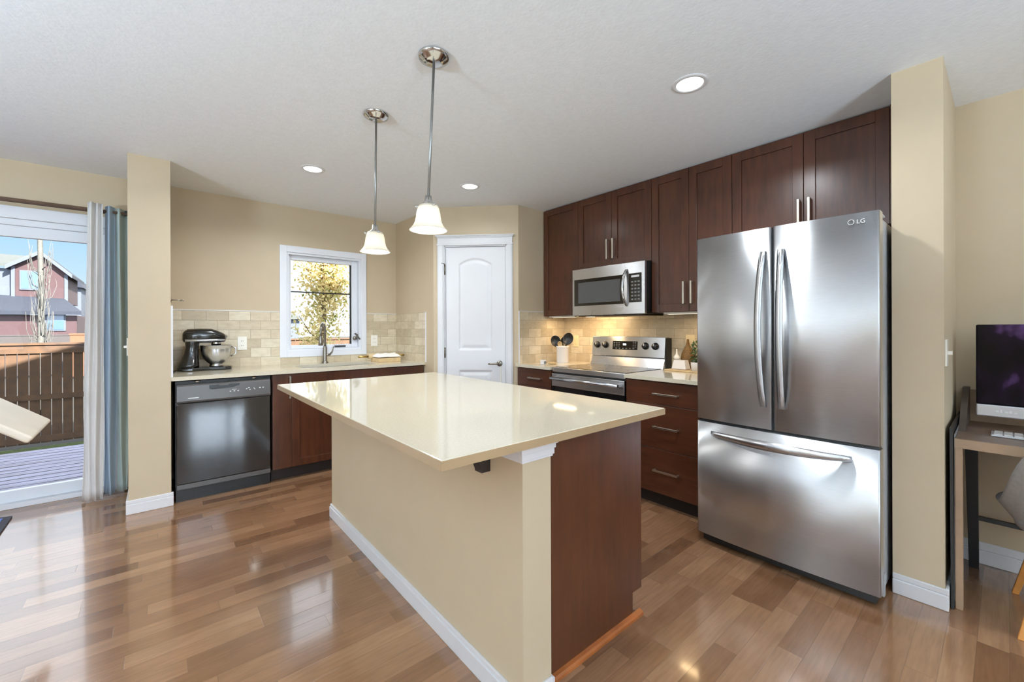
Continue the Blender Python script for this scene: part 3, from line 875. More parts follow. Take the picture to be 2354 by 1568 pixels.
for i in range(n + 1):
    u = i / n; y = 1.085 + (.455 - 1.085) * u; b = math.sin(PI * u) ** .7
    x = fxs(y) - .003 - .052 * b; z = .648 + .0 * u
    hh = .012 + .012 * b
    m.v += [(x, y, z - hh), (x - .010, y, z), (x - .002, y, z + hh), (x + .014, y, z + hh * .8), (x + .014, y, z - hh * .8)]
for i in range(n):
    for k in range(5):
        a = i * 5 + k; c = i * 5 + (k + 1) % 5
        m.f.append((a, c, c + 5, a + 5)); m.sm.append(k in (0, 1))
m.f.append(tuple(range(5))); m.f.append(tuple(n * 5 + k for k in range(5))); m.sm += [False, False]
m.build('handle', 'steel_h', fz)
MB().box(2.44, 2.60, FY0 + .02, FY1 - .02, .012, .060).build('base_grille', 'black_matte', t)
for y in (FY0 + .004, FY1 - .060): MB().box(2.480, 2.56, y, y + .056, 1.747, 1.762).build('hinge_cover', 'side_grey', t, bevel=.006)
for y in (FY0 + .05, FY1 - .05):
    for x in (2.55, 3.18): MB().cyl((x, y, 0), (x, y, .03), .02).build('foot', 'side_grey', t)
MB().box(2.472, 2.50, FY0 - .002, FY0 + .012, .04, .14).build('lower_hinge', 'side_grey', t)
def text_mesh(body, size, o, ex, ey, mat, parent, name, depth=.001):
    """flat lettering: o origin, ex reading direction, ey up"""
    cu = bpy.data.curves.new(name, 'FONT'); cu.body = body; cu.size = size; cu.extrude = depth
    tmp = bpy.data.objects.new(name, cu); COL.objects.link(tmp)
    dgp = bpy.context.evaluated_depsgraph_get(); me = bpy.data.meshes.new_from_object(tmp.evaluated_get(dgp))
    bpy.data.objects.remove(tmp)
    ex, ey = Vector(ex), Vector(ey); ez = ex.cross(ey)
    off = Vector((0, 0, 0)); q = parent
    while q is not None: off += q.location; q = q.parent
    for v in me.vertices: v.co = Vector(o) + ex * v.co.x + ey * v.co.y + ez * v.co.z - off
    me.materials.clear(); me.materials.append(M[mat])
    ob = bpy.data.objects.new(name, me); COL.objects.link(ob); ob.parent = parent
    return ob
xe = fxs(.44) - .0012
text_mesh('LG', .026, (fxs(.43) - .0008, .436, 1.7125), (0.03, -1, 0), (0, 0, 1), 'mark', dr, 'emblem')
m = MB().tube([(fxs(.456) - .001, .455 + .011 * math.cos(a), 1.7215 + .011 * math.sin(a)) for a in [2 * PI * k / 20 for k in range(21)]], .0013, 6)
m.build('emblem_ring', 'mark', dr)

# ================================================================== RANGE
t = thing('electric_range', (2.95, 2.203, 0), 'stainless steel electric range with black glass cooktop and raised backguard', 'range')
RY0, RY1 = 1.825, 2.582
MB().box(2.66, 3.27, RY0 + .004, RY1 - .004, .02, .895).build('body', 'black_matte', t)
m = MB().box(2.640, 3.17, RY0, RY1, .866, .906); m.build('cooktop_frame', 'steel_h', t, bevel=.004)
ck = MB().box(2.672, 3.165, RY0 + .018, RY1 - .018, .905, .9085).build('glass_cooktop', 'black', t)
for cx, cy, r in ((2.80, 2.39, .105), (2.80, 2.01, .085), (3.03, 2.39, .080), (3.03, 2.01, .105)):
    MB().lathe([(r, .0), (r + .003, .0006), (r + .006, 0)], (cx, cy, .9085), 40).build('burner_ring', 'mark_dim', ck)
dr_ = MB().box(2.632, 2.66, RY0 + .004, RY1 - .004, .742, .852).build('oven_door', 'steel_h', t, bevel=.004)
MB().box(2.634, 2.66, RY0 + .004, RY1 - .004, .20, .740).build('oven_glass', 'black', dr_)
MB().box(2.636, 2.66, RY0 + .004, RY1 - .004, .03, .19).build('storage_drawer', 'steel_h', t, bevel=.004)
m = MB().tube([(2.588, RY0 + .03, .815), (2.586, (RY0 + RY1) / 2, .815), (2.588, RY1 - .03, .815)], .0135, 14)
for y in (RY0 + .05, RY1 - .05): m.box(2.588, 2.634, y - .012, y + .012, .805, .825)
m.build('handle', 'steel_h', dr_)
# backguard: lower sloping apron and control panel
m = MB().extrude([(3.165, RY0, .906), (3.195, RY0, .985), (3.27, RY0, .985), (3.27, RY0, .90), (3.165, RY0, .90)], (0, RY1 - RY0, 0))
m.build('backguard_apron', 'steel_h', t, bevel=.002)
PX = 3.187
m = MB().extrude([(PX, RY0, .994), (PX + .018, RY0, 1.168), (3.275, RY0, 1.168), (3.275, RY0, .985), (PX + .01, RY0, .985)], (0, RY1 - RY0, 0))
bgp = m.build('control_panel', 'steel_h', t, bevel=.003)
MB().box(3.205, 3.296, RY0 - .005, RY0, .908, 1.160).build('side_cap', 'black_matte', t)
def px(z): return PX + .018 * (z - .994) / .174
MB().extrude([(px(1.052) - .002, 2.085, 1.052), (px(1.128) - .002, 2.085, 1.128), (px(1.128) - .002, 2.345, 1.128), (px(1.052) - .002, 2.345, 1.052)], (.006, 0, 0)).build('display', 'black', bgp)
m = MB()
for k in range(6): m.box(px(1.063) - .004, px(1.063), 2.115 + k * .036, 2.131 + k * .036, 1.059, 1.067)
for y in (2.105, 2.125):
    for z in (1.078, 1.092, 1.106, 1.118): m.box(px(z) - .004, px(z), y - .006, y + .006, z - .003, z + .003)
for y in (2.275, 2.30, 2.325):
    for z in (1.082, 1.098, 1.114): m.box(px(z) - .004, px(z), y - .007, y + .007, z - .003, z + .003)
m.build('buttons', 'mark_dim', bgp)
MB().box(px(1.098) - .0045, px(1.098), 2.200, 2.232, 1.091, 1.107).build('clock', 'led', bgp)
for y in (2.519, 2.425, 2.006, 1.912):
    k = MB().lathe([(.031, 0), (.031, .004), (.026, .006), (.024, .024), (.021, .028), (0, .028)], (px(1.09), y, 1.09), 24, (-1, 0, .1)).build('knob', 'black_matte', bgp)
    MB().box(px(1.09) - .0305, px(1.09) - .027, y - .003, y + .003, 1.092, 1.112).build('pointer', 'mark', k)

# ================================================================== MICROWAVE
t = thing('microwave', (3.1, 2.2, 1.36), 'stainless steel over-the-range microwave with curved handle', 'microwave')
MY0, MY1, MX, MZ0, MZ1 = 1.825, 2.572, 2.900, 1.358, 1.776
MB().box(MX + .03, RX - .012, MY0 + .002, MY1 - .002, MZ0 + .004, MZ1).build('case', 'black_matte', t)
face = MB().box(MX, MX + .03, MY0, MY1, MZ0, MZ1).build('door_frame', 'steel_h', t, bevel=.004)
wd = MB().box(MX - .002, MX + .01, 2.018, 2.548, 1.445, 1.682).build('window_glass', 'black', face)
MB().box(MX - .003, MX, 2.050, 2.500, 1.468, 1.652).build('mesh_window', 'mesh_glass', wd)
cpn = MB().box(MX - .002, MX + .01, 1.852, 1.968, 1.452, 1.684).build('keypad', 'black', face)
m = MB()
for i in range(3):
    for j in range(6): m.box(MX - .003, MX - .001, 1.868 + i * .030, 1.886 + i * .030, 1.470 + j * .028, 1.482 + j * .028)
m.build('keys', 'mark_dim', cpn)
MB().box(MX - .003, MX - .001, 1.872, 1.945, 1.652, 1.668).build('clock', 'mark', cpn)
m = MB(); n = 16
for i in range(n + 1):
    u = i / n; z = 1.425 + (1.722 - 1.425) * u; b = math.sin(PI * u) ** .7
    x = MX - .002 - .045 * b; y = 1.990 + .012 * b
    m.v += [(x, y - .012, z), (x - .006, y, z), (x, y + .012, z), (x + .010, y + .008, z), (x + .010, y - .008, z)]
for i in range(n):
    for k in range(5):
        a = i * 5 + k; c = i * 5 + (k + 1) % 5
        m.f.append((a, c, c + 5, a + 5)); m.sm.append(k in (0, 1))
m.f.append(tuple(range(5))); m.f.append(tuple(n * 5 + k for k in range(5))); m.sm += [False, False]
m.build('handle', 'chrome', face)
MB().box(MX + .03, RX - .05, MY0 + .05, MY1 - .05, MZ0 - .008, MZ0 + .004).build('grease_filter', 'black_matte', t)
MB().box(MX + .10, MX + .16, 2.44, 2.50, MZ0 - .011, MZ0 - .007).build('cooktop_light', 'under_lamp', t)
ld = bpy.data.lights.new('cooktop_lamp', 'AREA'); ld.shape = 'RECTANGLE'; ld.size = .04; ld.size_y = .04; ld.energy = 4.2; ld.color = (1, .70, .38)
lo = bpy.data.objects.new('lamp', ld); COL.objects.link(lo); lo.parent = t
lo.location = Vector((MX + .13, 2.47, MZ0 - .014)) - t.location; lo.rotation_euler = (0, -.5, 0)

# ================================================================== ISLAND
t = thing('kitchen_island', (1.25, 1.95, 0), 'kitchen island with tan panelled bar wall and dark wood cabinet end', 'island')
IY0, IY1 = .988, 2.90
MB().box(.876, 1.002, IY0, IY1, 0, CB).build('bar_wall', 'wall', t)
m = MB().box(1.002, 1.605, 1.062, 2.86, .105, CB).box(1.002, 1.545, 1.062, 2.86, 0, .105)
m.build('cabinet_box', 'wood', t)
m = MB().extrude([(1.002, 1.042, 0), (1.556, 1.042, 0), (1.556, 1.042, .105), (1.622, 1.042, .105), (1.622, 1.042, CB), (1.002, 1.042, CB)], (0, .020, 0))
m.build('end_panel', 'wood', t, bevel=.001)
for i in range(3):
    a = 1.066 + i * .598
    shaker_x2 = MB(); y0, y1, z0, z1 = a + .002, a + .594, .108, .872
    r_ = .058
    for q in ((y0, y0 + r_, z0, z1), (y1 - r_, y1, z0, z1), (y0 + r_, y1 - r_, z0, z0 + r_), (y0 + r_, y1 - r_, z1 - r_, z1)): shaker_x2.box(1.605, 1.622, q[0], q[1], q[2], q[3])
    shaker_x2.box(1.605, 1.614, y0 + r_, y1 - r_, z0 + r_, z1 - r_)
    dd = shaker_x2.build('door', 'wood', t)
    bar_pull(dd, (1.622, a + .54, .66), (1.622, a + .54, .82), (.03, 0, 0))
# baseboard round the bar wall
m = MB()
for o_, z0, z1 in ((.013, 0, .066), (.009, .066, .084)):
    m.box(.876 - o_, .876, IY0 - o_, IY1 + o_, z0, z1).box(.876, 1.002 + .0, IY0 - o_, IY0, z0, z1).box(.876, 1.002, IY1, IY1 + o_, z0, z1)
m.box(1.002, 1.006, IY0 - .013, 1.0415, 0, .084)
m.build('baseboard', 'white', t, bevel=.003)
# capital under the worktop
m = MB()
for o_, z0, z1 in ((.006, .819, .827), (.010, .827, .848), (.014, .848, .864), (.020, .864, .8785)):
    m.box(.876 - o_, 1.002 + o_ * .9, IY0 - o_, IY0, z0, z1).box(.876 - o_, .876, IY0, 1.090, z0, z1).box(1.002, 1.002 + o_ * .9, IY0, 1.041, z0, z1)
m.build('post_capital', 'white', t, bevel=.0015)
def corbel(y):
    m = MB().extrude([(.876, y, .752), (.876, y, CB), (.700, y, CB), (.700, y, .858), (.745, y, .845), (.822, y, .800), (.838, y, .760), (.838, y, .752)], (0, .042, 0))
    m.build('corbel', 'kick', t, bevel=.002)
corbel(1.155); corbel(2.55)
m = MB().extrude([(1.006, 1.042, .0), (1.006, 1.022, .0), (1.006, 1.023, .010), (1.006, 1.029, .017), (1.006, 1.042, .020)], (.60, 0, 0))
m.build('shoe_moulding', 'strip', t)
iw = tag(MB().box(.5535, 1.6385, .9375, 2.8835, CB, CT).build('island_worktop', 'quartz', None, bevel=.003), 'large glossy cream quartz worktop on the island', 'worktop')
tag(MB().box(.552, .5535, .936, 2.885, CB + .0005, CT - .002).box(1.6385, 1.640, .936, 2.885, CB + .0005, CT - .002).box(.5535, 1.6385, .936, .9375, CB + .0005, CT - .002).box(.5535, 1.6385, 2.8835, 2.885, CB + .0005, CT - .002).build('worktop_edge', 'edge', iw), 'darker tan strips around the worktop edge')  # thin strips colour the island edge darker tan than its top

# ================================================================== PENDANTS
def pendant(label, cx, cy, lean):
    t = thing('pendant_light', (cx, cy, H), label, 'pendant light', 'island pendant lights')
    MB().lathe([(.0, -.034), (.030, -.033), (.044, -.028), (.058, -.016), (.0655, -.014), (.0665, 0)], (cx, cy, H), 40).build('canopy', 'chrome', t)
    z1 = 1.810
    ex, ey = cx + lean[0], cy + lean[1]
    def at(z): u = (H - .03 - z) / (H - .03 - z1); return (cx + lean[0] * u, cy + lean[1] * u, z)
    m = MB().cyl(at(H - .03), at(z1), .0058, n=12)
    m.build('rod', 'rod', t)
    m = MB().lathe([(.0, .028), (.014, .026), (.017, .0), (.026, -.006), (.036, -.020), (.037, -.030)], (ex, ey, z1 - .012), 28)
    for k in range(3):
        a = 2 * PI * k / 3 + .5
        m.cyl((ex + .034 * math.cos(a), ey + .034 * math.sin(a), z1 - .034), (ex + .050 * math.cos(a), ey + .050 * math.sin(a), z1 - .034), .004, n=8)
        m.sphere((ex + .052 * math.cos(a), ey + .052 * math.sin(a), z1 - .034), .006, 10, 6)
    m.build('socket_cap', 'chrome', t)
    zb = 1.674
    prof = [(.034, z1 - .034 - zb), (.040, .108), (.046, .096), (.051, .075), (.054, .052), (.058, .034), (.066, .018), (.078, .004), (.083, 0)]
    prof = [(r, h) for r, h in prof]
    m = MB().lathe(prof + [(.080, -.001), (.0745, .003), (.063, .016), (.055, .034), (.051, .052), (.048, .075), (.043, .094), (.034, .103)], (ex, ey, zb), 48)
    m.build('shade', 'shade', t)
    MB().sphere((ex, ey, zb + .060), .022, 16, 10, (1, 1, 1.25)).build('bulb', 'bulb', t)
    ld = bpy.data.lights.new('pendant_lamp', 'POINT'); ld.energy = 5; ld.color = (1, .98, .94); ld.shadow_soft_size = .024
    lo = bpy.data.objects.new('lamp', ld); COL.objects.link(lo); lo.parent = t
    lo.location = Vector((ex, ey, zb + .020)) - t.location
pendant('near pendant light with frosted white glass bell shade over the island', .922, 1.615, (-.024, .010))
pendant('far pendant light with frosted bell shade, nearer the sink window', .926, 2.262, (-.006, .004))

# ================================================================== DOWNLIGHTS
def downlight(label, x, y, e=10):
    t = thing('recessed_light', (x, y, H), label, 'ceiling light', 'recessed ceiling lights')
    MB().lathe([(.060, -.0005), (.064, -.006), (.080, -.004), (.084, -.0005)], (x, y, H), 40).build('trim_ring', 'white', t)
    MB().lathe([(.0, -.003), (.063, -.003)], (x, y, H), 40).build('lens', 'lamp', t)
    ld = bpy.data.lights.new('downlight_lamp', 'AREA'); ld.shape = 'DISK'; ld.size = .12; ld.energy = e; ld.color = (.90, .96, 1.0); ld.spread = 2.75
    lo = bpy.data.objects.new('lamp', ld); COL.objects.link(lo); lo.parent = t; lo.location = (0, 0, -.007)
downlight('recessed ceiling light nearest the camera, toward the fridge', 1.985, .997, 14)
downlight('recessed ceiling light above the sink run at left', .878, 3.333, 19)
downlight('recessed ceiling light near the pantry door, farthest away', 1.995, 2.903, 3)
# unseen paper lanterns added behind the camera to brighten the room
def fill_lantern(label, x, y, st, z=1.35, r=.36):
    t = thing('fill_lantern', (x, y, 0), label, 'lamp', 'added fill lanterns in the unseen living area')
    MB().lathe([(0, 0), (.17, 0), (.17, .015), (.02, .03), (0, .03)], (x, y, 0), 32).build('base', 'nickel', t)
    MB().cyl((x, y, .03), (x, y, z - r + .01), .012).build('pole', 'nickel', t)
    MB().sphere((x, y, z), r, 40, 24).build('lantern', emit('fill_lantern_glow', (.74, .89, 1.0), st), t)
fill_lantern('added unseen fill lantern at the right of the living area behind the camera', 1.6, -2.8, 3)
fill_lantern('added unseen fill lantern at the middle of the living area behind the camera', -1.0, -3.4, 8)
fill_lantern('added unseen fill lantern at the far left of the living area', -3.2, -.8, 4)
def fill_uplight(label, x, y, p):  # unseen uplight, added to brighten the ceiling
    t = thing('added_uplight', (x, y, 0), label, 'lamp', 'added fill uplights in the unseen living area')
    MB().lathe([(0, 0), (.14, 0), (.14, .015), (.018, .03), (0, .03)], (x, y, 0), 32).build('base', 'nickel', t)
    MB().cyl((x, y, .03), (x, y, 1.24), .012).build('pole', 'nickel', t)
    MB().lathe([(0, 0), (.10, .01), (.24, .05), (.36, .11), (.355, .11), (.235, .056), (.10, .02), (0, .012)], (x, y, 1.23), 40).build('bowl', 'ceramic', t)
    ld = bpy.data.lights.new('fill_uplight_lamp', 'AREA'); ld.shape = 'DISK'; ld.size = .64; ld.energy = p; ld.color = (.66, .85, 1.0)
    lo = bpy.data.objects.new('lamp', ld); COL.objects.link(lo); lo.parent = t
    lo.location = (0, 0, 1.35); lo.rotation_euler = (PI, 0, 0)
fill_uplight('added unseen fill uplight beside the dining area left of the camera', -2.7, .9, 310)
fill_uplight('added unseen fill uplight in the middle of the living area behind the camera', .4, -2.2, 240)

# ================================================================== SMALL THINGS: window worktop
# stand mixer, seen in profile, head to the right
MXc, MYc = .165, 4.325
t = thing('stand_mixer', (MXc, MYc, CT), 'black stand mixer with steel bowl on the worktop by the tile wall', 'mixer')
def loft_x(m, secs, n=24):
    """secs: (x, yc, zc, half width y, half height z, power)"""
    b = len(m.v)
    for x, yc, zc, wy, hz, pw in secs:
        for k in range(n):
            a = 2 * PI * k / n; ca, sa = math.cos(a), math.sin(a)
            m.v.append((x, yc + wy * math.copysign(abs(ca) ** pw, ca), zc + hz * math.copysign(abs(sa) ** pw, sa)))
    for i in range(len(secs) - 1):
        for k in range(n):
            m.f.append((b + i * n + k, b + i * n + (k + 1) % n, b + (i + 1) * n + (k + 1) % n, b + (i + 1) * n + k)); m.sm.append(True)
    m.f.append(tuple(b + k for k in range(n))); m.f.append(tuple(b + (len(secs) - 1) * n + k for k in range(n))); m.sm += [False, False]
    return m
m = MB()
m.prism([(MXc + .02 + dx, MYc + dy) for dx, dy in [(-.05, -.09), (.02, -.10), (.14, -.075), (.24, -.085), (.285, -.06), (.30, 0), (.285, .06), (.24, .085), (.14, .075), (.02, .10), (-.05, .09), (-.075, .05), (-.075, -.05)]], CT, CT + .028)
m.build('foot', 'mixer_black', t, bevel=.008, seg=3)
m = MB(); n = 20; secs = [(.0, .075, .085), (.03, .070, .078), (.07, .058, .066), (.12, .048, .056), (.17, .044, .052), (.21, .050, .056), (.235, .056, .058)]
b = 0
for z, hx, hy in secs:
    for k in range(n):
        a = 2 * PI * k / n; ca, sa = math.cos(a), math.sin(a)
        m.v.append((MXc + .045 - .03 * (1 - z / .235) ** 2 + hx * math.copysign(abs(ca) ** .7, ca), MYc + hy * math.copysign(abs(sa) ** .7, sa), CT + .022 + z))
for i in range(len(secs) - 1):
    for k in range(n): m.f.append((i * n + k, i * n + (k + 1) % n, (i + 1) * n + (k + 1) % n, (i + 1) * n + k)); m.sm.append(True)
m.f.append(tuple(range(n))); m.f.append(tuple((len(secs) - 1) * n + k for k in range(n))); m.sm += [False] * 2
m.build('pedestal', 'mixer_black', t)
zc = 1.192
m = loft_x(MB(), [(MXc - .020, MYc, zc - .010, .030, .028, .8), (MXc - .012, MYc, zc - .006, .050, .045, .8), (MXc + .012, MYc, zc, .062, .057, .75), (MXc + .10, MYc, zc + .002, .066, .060, .75),
              (MXc + .17, MYc, zc + .001, .064, .059, .75), (MXc + .215, MYc, zc - .006, .056, .050, .8), (MXc + .255, MYc, zc - .016, .046, .038, .85), (MXc + .268, MYc, zc - .020, .038, .030, .9)])
m.build('motor_head', 'mixer_black', t)
m = loft_x(MB(), [(MXc - .005, MYc, zc - .036, .066, .0125, .6), (MXc + .10, MYc, zc - .036, .071, .0125, .6), (MXc + .20, MYc, zc - .036, .066, .0125, .6), (MXc + .262, MYc, zc - .036, .049, .010, .6)])
m.build('trim_band', 'silver', t)
m = MB().lathe([(0, .016), (.015, .015), (.016, 0)], (MXc + .268, MYc, zc - .010), 16, (1, 0, 0)).build('hub_cap', 'chrome', t)
MB().lathe([(.0, -.022), (.024, -.020), (.034, -.004), (.036, .012)], (MXc + .205, MYc, zc - .072), 24).build('beater_hub', 'mixer_black', t)
MB().lathe([(.037, -.004), (.037, .006)], (MXc + .205, MYc, zc - .062), 24).build('collar', 'chrome', t)
bc = (MXc + .205, MYc, CT + .028)
MB().lathe([(.0, 0), (.048, 0), (.050, .010), (.044, .018), (.062, .034), (.088, .065), (.103, .100), (.109, .140), (.110, .172), (.113, .174), (.112, .178), (.106, .174), (.104, .14), (.097, .10), (.080, .066), (.05, .034), (0, .03)], bc, 40).build('bowl', 'steel_h', t)
m = MB().tube([(bc[0] + .108, MYc - .01, bc[2] + .160), (bc[0] + .140, MYc - .015, bc[2] + .150), (bc[0] + .138, MYc - .015, bc[2] + .10), (bc[0] + .100, MYc - .01, bc[2] + .082)], .006, 10)
m.build('bowl_handle', 'steel_h', t)
m = MB().tube([(MXc - .06, MYc - .02, CT + .008), (MXc - .075, MYc - .06, CT + .0055), (MXc - .080, MYc - .10, CT + .0055), (MXc - .076, MYc - .14, CT + .0055)], .004, 8)
m.build('cord', 'black_matte', t)

def outlet_y(label, x, z, mat='plastic'):
    """duplex outlet on the window wall, facing -y"""
    t = thing('wall_outlet', (x, WY - .009, z), label, 'outlet', 'duplex outlets on the window wall')
    MB().box(x - .037, x + .037, WY - .015, WY - .009, z - .060, z + .060).build('cover_plate', mat, t, bevel=.003)
    for dz in (.020, -.020):
        s_ = MB().box(x - .017, x + .017, WY - .0175, WY - .015, z + dz - .015, z + dz + .015).build('socket', mat, t, bevel=.003)
        MB().box(x - .008, x - .005, WY - .0182, WY - .0172, z + dz - .004, z + dz + .007).box(x + .005, x + .008, WY - .0182, WY - .0172, z + dz - .004, z + dz + .007).build('slots', 'mark_dim', s_)
outlet_y('white duplex outlet on the tile right of the mixer', .578, 1.118)
outlet_y('white duplex outlet on the tile right of the sink window', 1.808, 1.117)
def outlet_x(label, y, z):
    t = thing('wall_outlet', (RX - .009, y, z), label, 'outlet', 'ivory outlets on the range wall')
    MB().box(RX - .015, RX - .009, y - .037, y + .037, z - .060, z + .060).build('cover_plate', 'cream_plastic', t, bevel=.003)
    MB().box(RX - .0178, RX - .015, y - .017, y + .017, z - .034, z + .034).build('rocker', 'cream_plastic', t, bevel=.003)
outlet_x('ivory outlet on the range wall behind the utensil crock', 2.878, 1.112)
outlet_x('ivory outlet on the range wall beside the fridge', 1.660, 1.130)

# wooden box with cloth and rolling pin
tag(MB().box(1.690, 1.925, 4.08, 4.24, CT, CT + .042).build('wooden_box', 'lightwood', None, bevel=.003), 'low pale wooden box on the worktop right of the sink', 'box')
m = MB()
rr = random.Random(3)
bumps = [(rr.uniform(0, 1), rr.uniform(0, 1), rr.uniform(.02, .045)) for _ in range(26)]
def cloth(u, v):
    x = 1.685 + .245 * u; y = 4.075 + .17 * v
    e = min(u, 1 - u, v, 1 - v)
    h = .012 + .5 * sum(.05 * math.exp(-((u - a) ** 2 + (v - b) ** 2) / (2 * .006)) * (.3 + c * 8) * .5 for a, b, c in bumps) * .35
    h = min(h * 2.4, .060) * min(1, e * 6 + .2)
    return (x, y, CT + .0445 + h)
m.grid(cloth, 40, 28)
tag(m.build('cloth', 'linen', None, solid=.003), 'crumpled white cloth on the pale wooden box', 'cloth')
t = thing('rolling_pin', (1.81, 4.285, CT), 'rolling pin with brass handles lying behind the wooden box', 'rolling pin')
zr_ = CT + .052
MB().cyl((1.66, 4.285, zr_), (1.98, 4.285, zr_), .026, n=24).build('roller', 'lightwood', t)
for s_ in (-1, 1):
    x0 = 1.82 + s_ * .16
    MB().cyl((x0, 4.285, zr_), (x0 + s_ * .10, 4.285, zr_), .010, .012, n=14).build('handle', 'brass', t)
for x in (1.70, 1.925): MB().box(x, x + .015, 4.262, 4.308, CT, CT + .030).build('rest', 'lightwood', t)

# hook rail arm on the stub wall side
t = thing('wall_hook', (.064, 3.95, 1.46), 'small dark metal hook rod on the left stub wall above the tile', 'hook')
MB().lathe([(.018, 0), (.018, .006), (0, .008)], (.064, 3.95, 1.463), 16, (1, 0, 0)).build('plate', 'bronze', t)
MB().cyl((.070, 3.95, 1.463), (.128, 3.95, 1.463), .0035, n=8).sphere((.132, 3.95, 1.462), .008, 10, 8, (1.5, 1, .8)).build('arm', 'bronze', t)

# ================================================================== SMALL THINGS: range side
cx, cy = 3.035, 2.822
t = thing('utensil_crock', (cx, cy, CT), 'white ceramic utensil crock on the worktop left of the range', 'crock')
MB().lathe([(0, 0), (.058, 0), (.060, .004), (.060, .150), (.063, .154), (.063, .164), (.057, .164), (.055, .150), (.055, .012), (0, .012)], (cx, cy, CT), 36).build('pot', 'ceramic', t)
def spoon(label, name, base, tip, ax, r, mat, hollow=True, nrm=(-.75, -.62, .2)):
    t = thing(name, base, label, 'utensil', 'utensils in the crock')
    b, q = Vector(base), Vector(tip); d = (q - b).normalized()
    MB().tube([b, b.lerp(q, .5), q], [.006, .005, .006], 10).build('stem', mat, t)
    nv = Vector(nrm); nv = (nv - d * nv.dot(d)).normalized(); w = d.cross(nv)
    m = MB()
    def f(u, v):
        rad = u; a = 2 * PI * v
        p = q + d * (r * 1.15 + r * 1.15 * rad * math.cos(a)) + w * (r * .95 * rad * math.sin(a))
        return p - nv * (.018 * (1 - rad * rad))
    m.grid(f, 8, 24); m.build('head', mat, t, solid=.004)
spoon('black ladle at the left of the white crock', 'ladle', (cx + .01, cy - .01, CT + .02), (cx - .022, cy + .040, CT + .158), None, .050, 'black_matte')
spoon('black slotted spoon standing tallest in the white crock', 'slotted_spoon', (cx - .01, cy + .01, CT + .02), (cx + .020, cy - .030, CT + .178), None, .052, 'black_matte')
spoon('black turner spoon behind the ladle in the white crock', 'serving_spoon', (cx, cy + .015, CT + .02), (cx + .052, cy + .030, CT + .160), None, .045, 'black_matte')
spoon('small wooden spoon at the front of the white crock', 'wooden_spoon', (cx - .02, cy - .01, CT + .02), (cx - .048, cy - .012, CT + .160), None, .022, 'lightwood')
t = thing('egg_timer', (2.735, 2.79, CT), 'small white kitchen timer on the worktop beside the range', 'timer')
MB().box(2.715, 2.755, 2.765, 2.812, CT, CT + .044).build('case', 'ceramic', t, bevel=.006)
MB().lathe([(.014, 0), (.014, .005), (0, .006)], (2.735, 2.765, CT + .022), 16, (0, -1, 0)).build('dial', 'mark_dim', t)
t = thing('candle_plate', (2.86, 2.83, CT), 'small pale dish lying behind the white kitchen timer', 'dish')
MB().lathe([(0, 0), (.03, 0), (.045, .012), (.042, .013), (.028, .004), (0, .004)], (2.84, 2.77, CT), 24).build('plate', 'lightwood', t)

tag(MB().box(3.06, 3.295, 1.40, 1.755, CT, CT + .012).build('serving_tray', 'lightwood', None, bevel=.004), 'pale wooden tray against the tile beside the fridge', 'tray')
zt = CT + .012
t = thing('planter_dish', (3.17, 1.67, zt), 'white angular dish on the wooden tray beside the fridge', 'dish')
m = MB()
a = [(3.115, 1.605, zt + .002), (3.195, 1.605, zt + .002), (3.195, 1.725, zt + .002), (3.115, 1.725, zt + .002)]
b = [(3.130, 1.622, zt + .072), (3.190, 1.622, zt + .072), (3.190, 1.712, zt + .072), (3.130, 1.712, zt + .072)]
m.hexa(a, b); m.build('bowl', 'ceramic', t, bevel=.003)
t = thing('garlic_bulb', (3.165, 1.705, zt + .072), 'pale garlic bulb sitting on the white angular dish', 'garlic')
MB().lathe([(0, 0), (.018, .003), (.024, .016), (.018, .030), (.008, .042), (.005, .07), (.006, .085)], (3.165, 1.705, zt + .073), 18).build('bulb', 'linen', t)
t = thing('woven_bottle', (3.248, 1.655, zt), 'brown woven pear-shaped bottle on the tray behind the white dish', 'bottle')
MB().lathe([(0, 0), (.032, 0), (.046, .03), (.053, .075), (.048, .120), (.030, .158), (.016, .185), (.010, .215), (.009, .235), (0, .236)], (3.248, 1.655, zt), 24).build('body', 'woven', t)
t = thing('potted_herb', (3.10, 1.520, zt), 'green herb in a small white pot on the tray by the fridge', 'potted plant')
MB().lathe([(0, 0), (.034, 0), (.040, .06), (.040, .066), (.035, .066), (.033, .055), (0, .055)], (3.095, 1.512, zt), 24).build('pot', 'ceramic', t)
m = MB(); rr = random.Random(11)
for k in range(120):
    a = rr.uniform(0, 2 * PI); r = rr.uniform(0, .048); z = rr.uniform(.06, .215)
    r *= (1 - abs(z - .13) / .16) + .25
    p = Vector((3.095 + r * math.cos(a), 1.512 + r * math.sin(a), zt + z))
    d = Vector((rr.uniform(-1, 1), rr.uniform(-1, 1), rr.uniform(-.2, 1))).normalized(); w = d.cross(Vector((rr.uniform(-1, 1), rr.uniform(-1, 1), .3))).normalized()
    m.add([p, p + d * .012 + w * .007, p + d * .026, p + d * .012 - w * .007], [(0, 1, 2, 3)])
for k in range(6):
    a = k; m.tube([(3.095, 1.512, zt + .05), (3.095 + .02 * math.cos(a), 1.512 + .02 * math.sin(a), zt + .13), (3.095 + .03 * math.cos(a), 1.512 + .03 * math.sin(a), zt + .20)], .0018, 5)
m.build('leaves', 'leaf_dark', t)

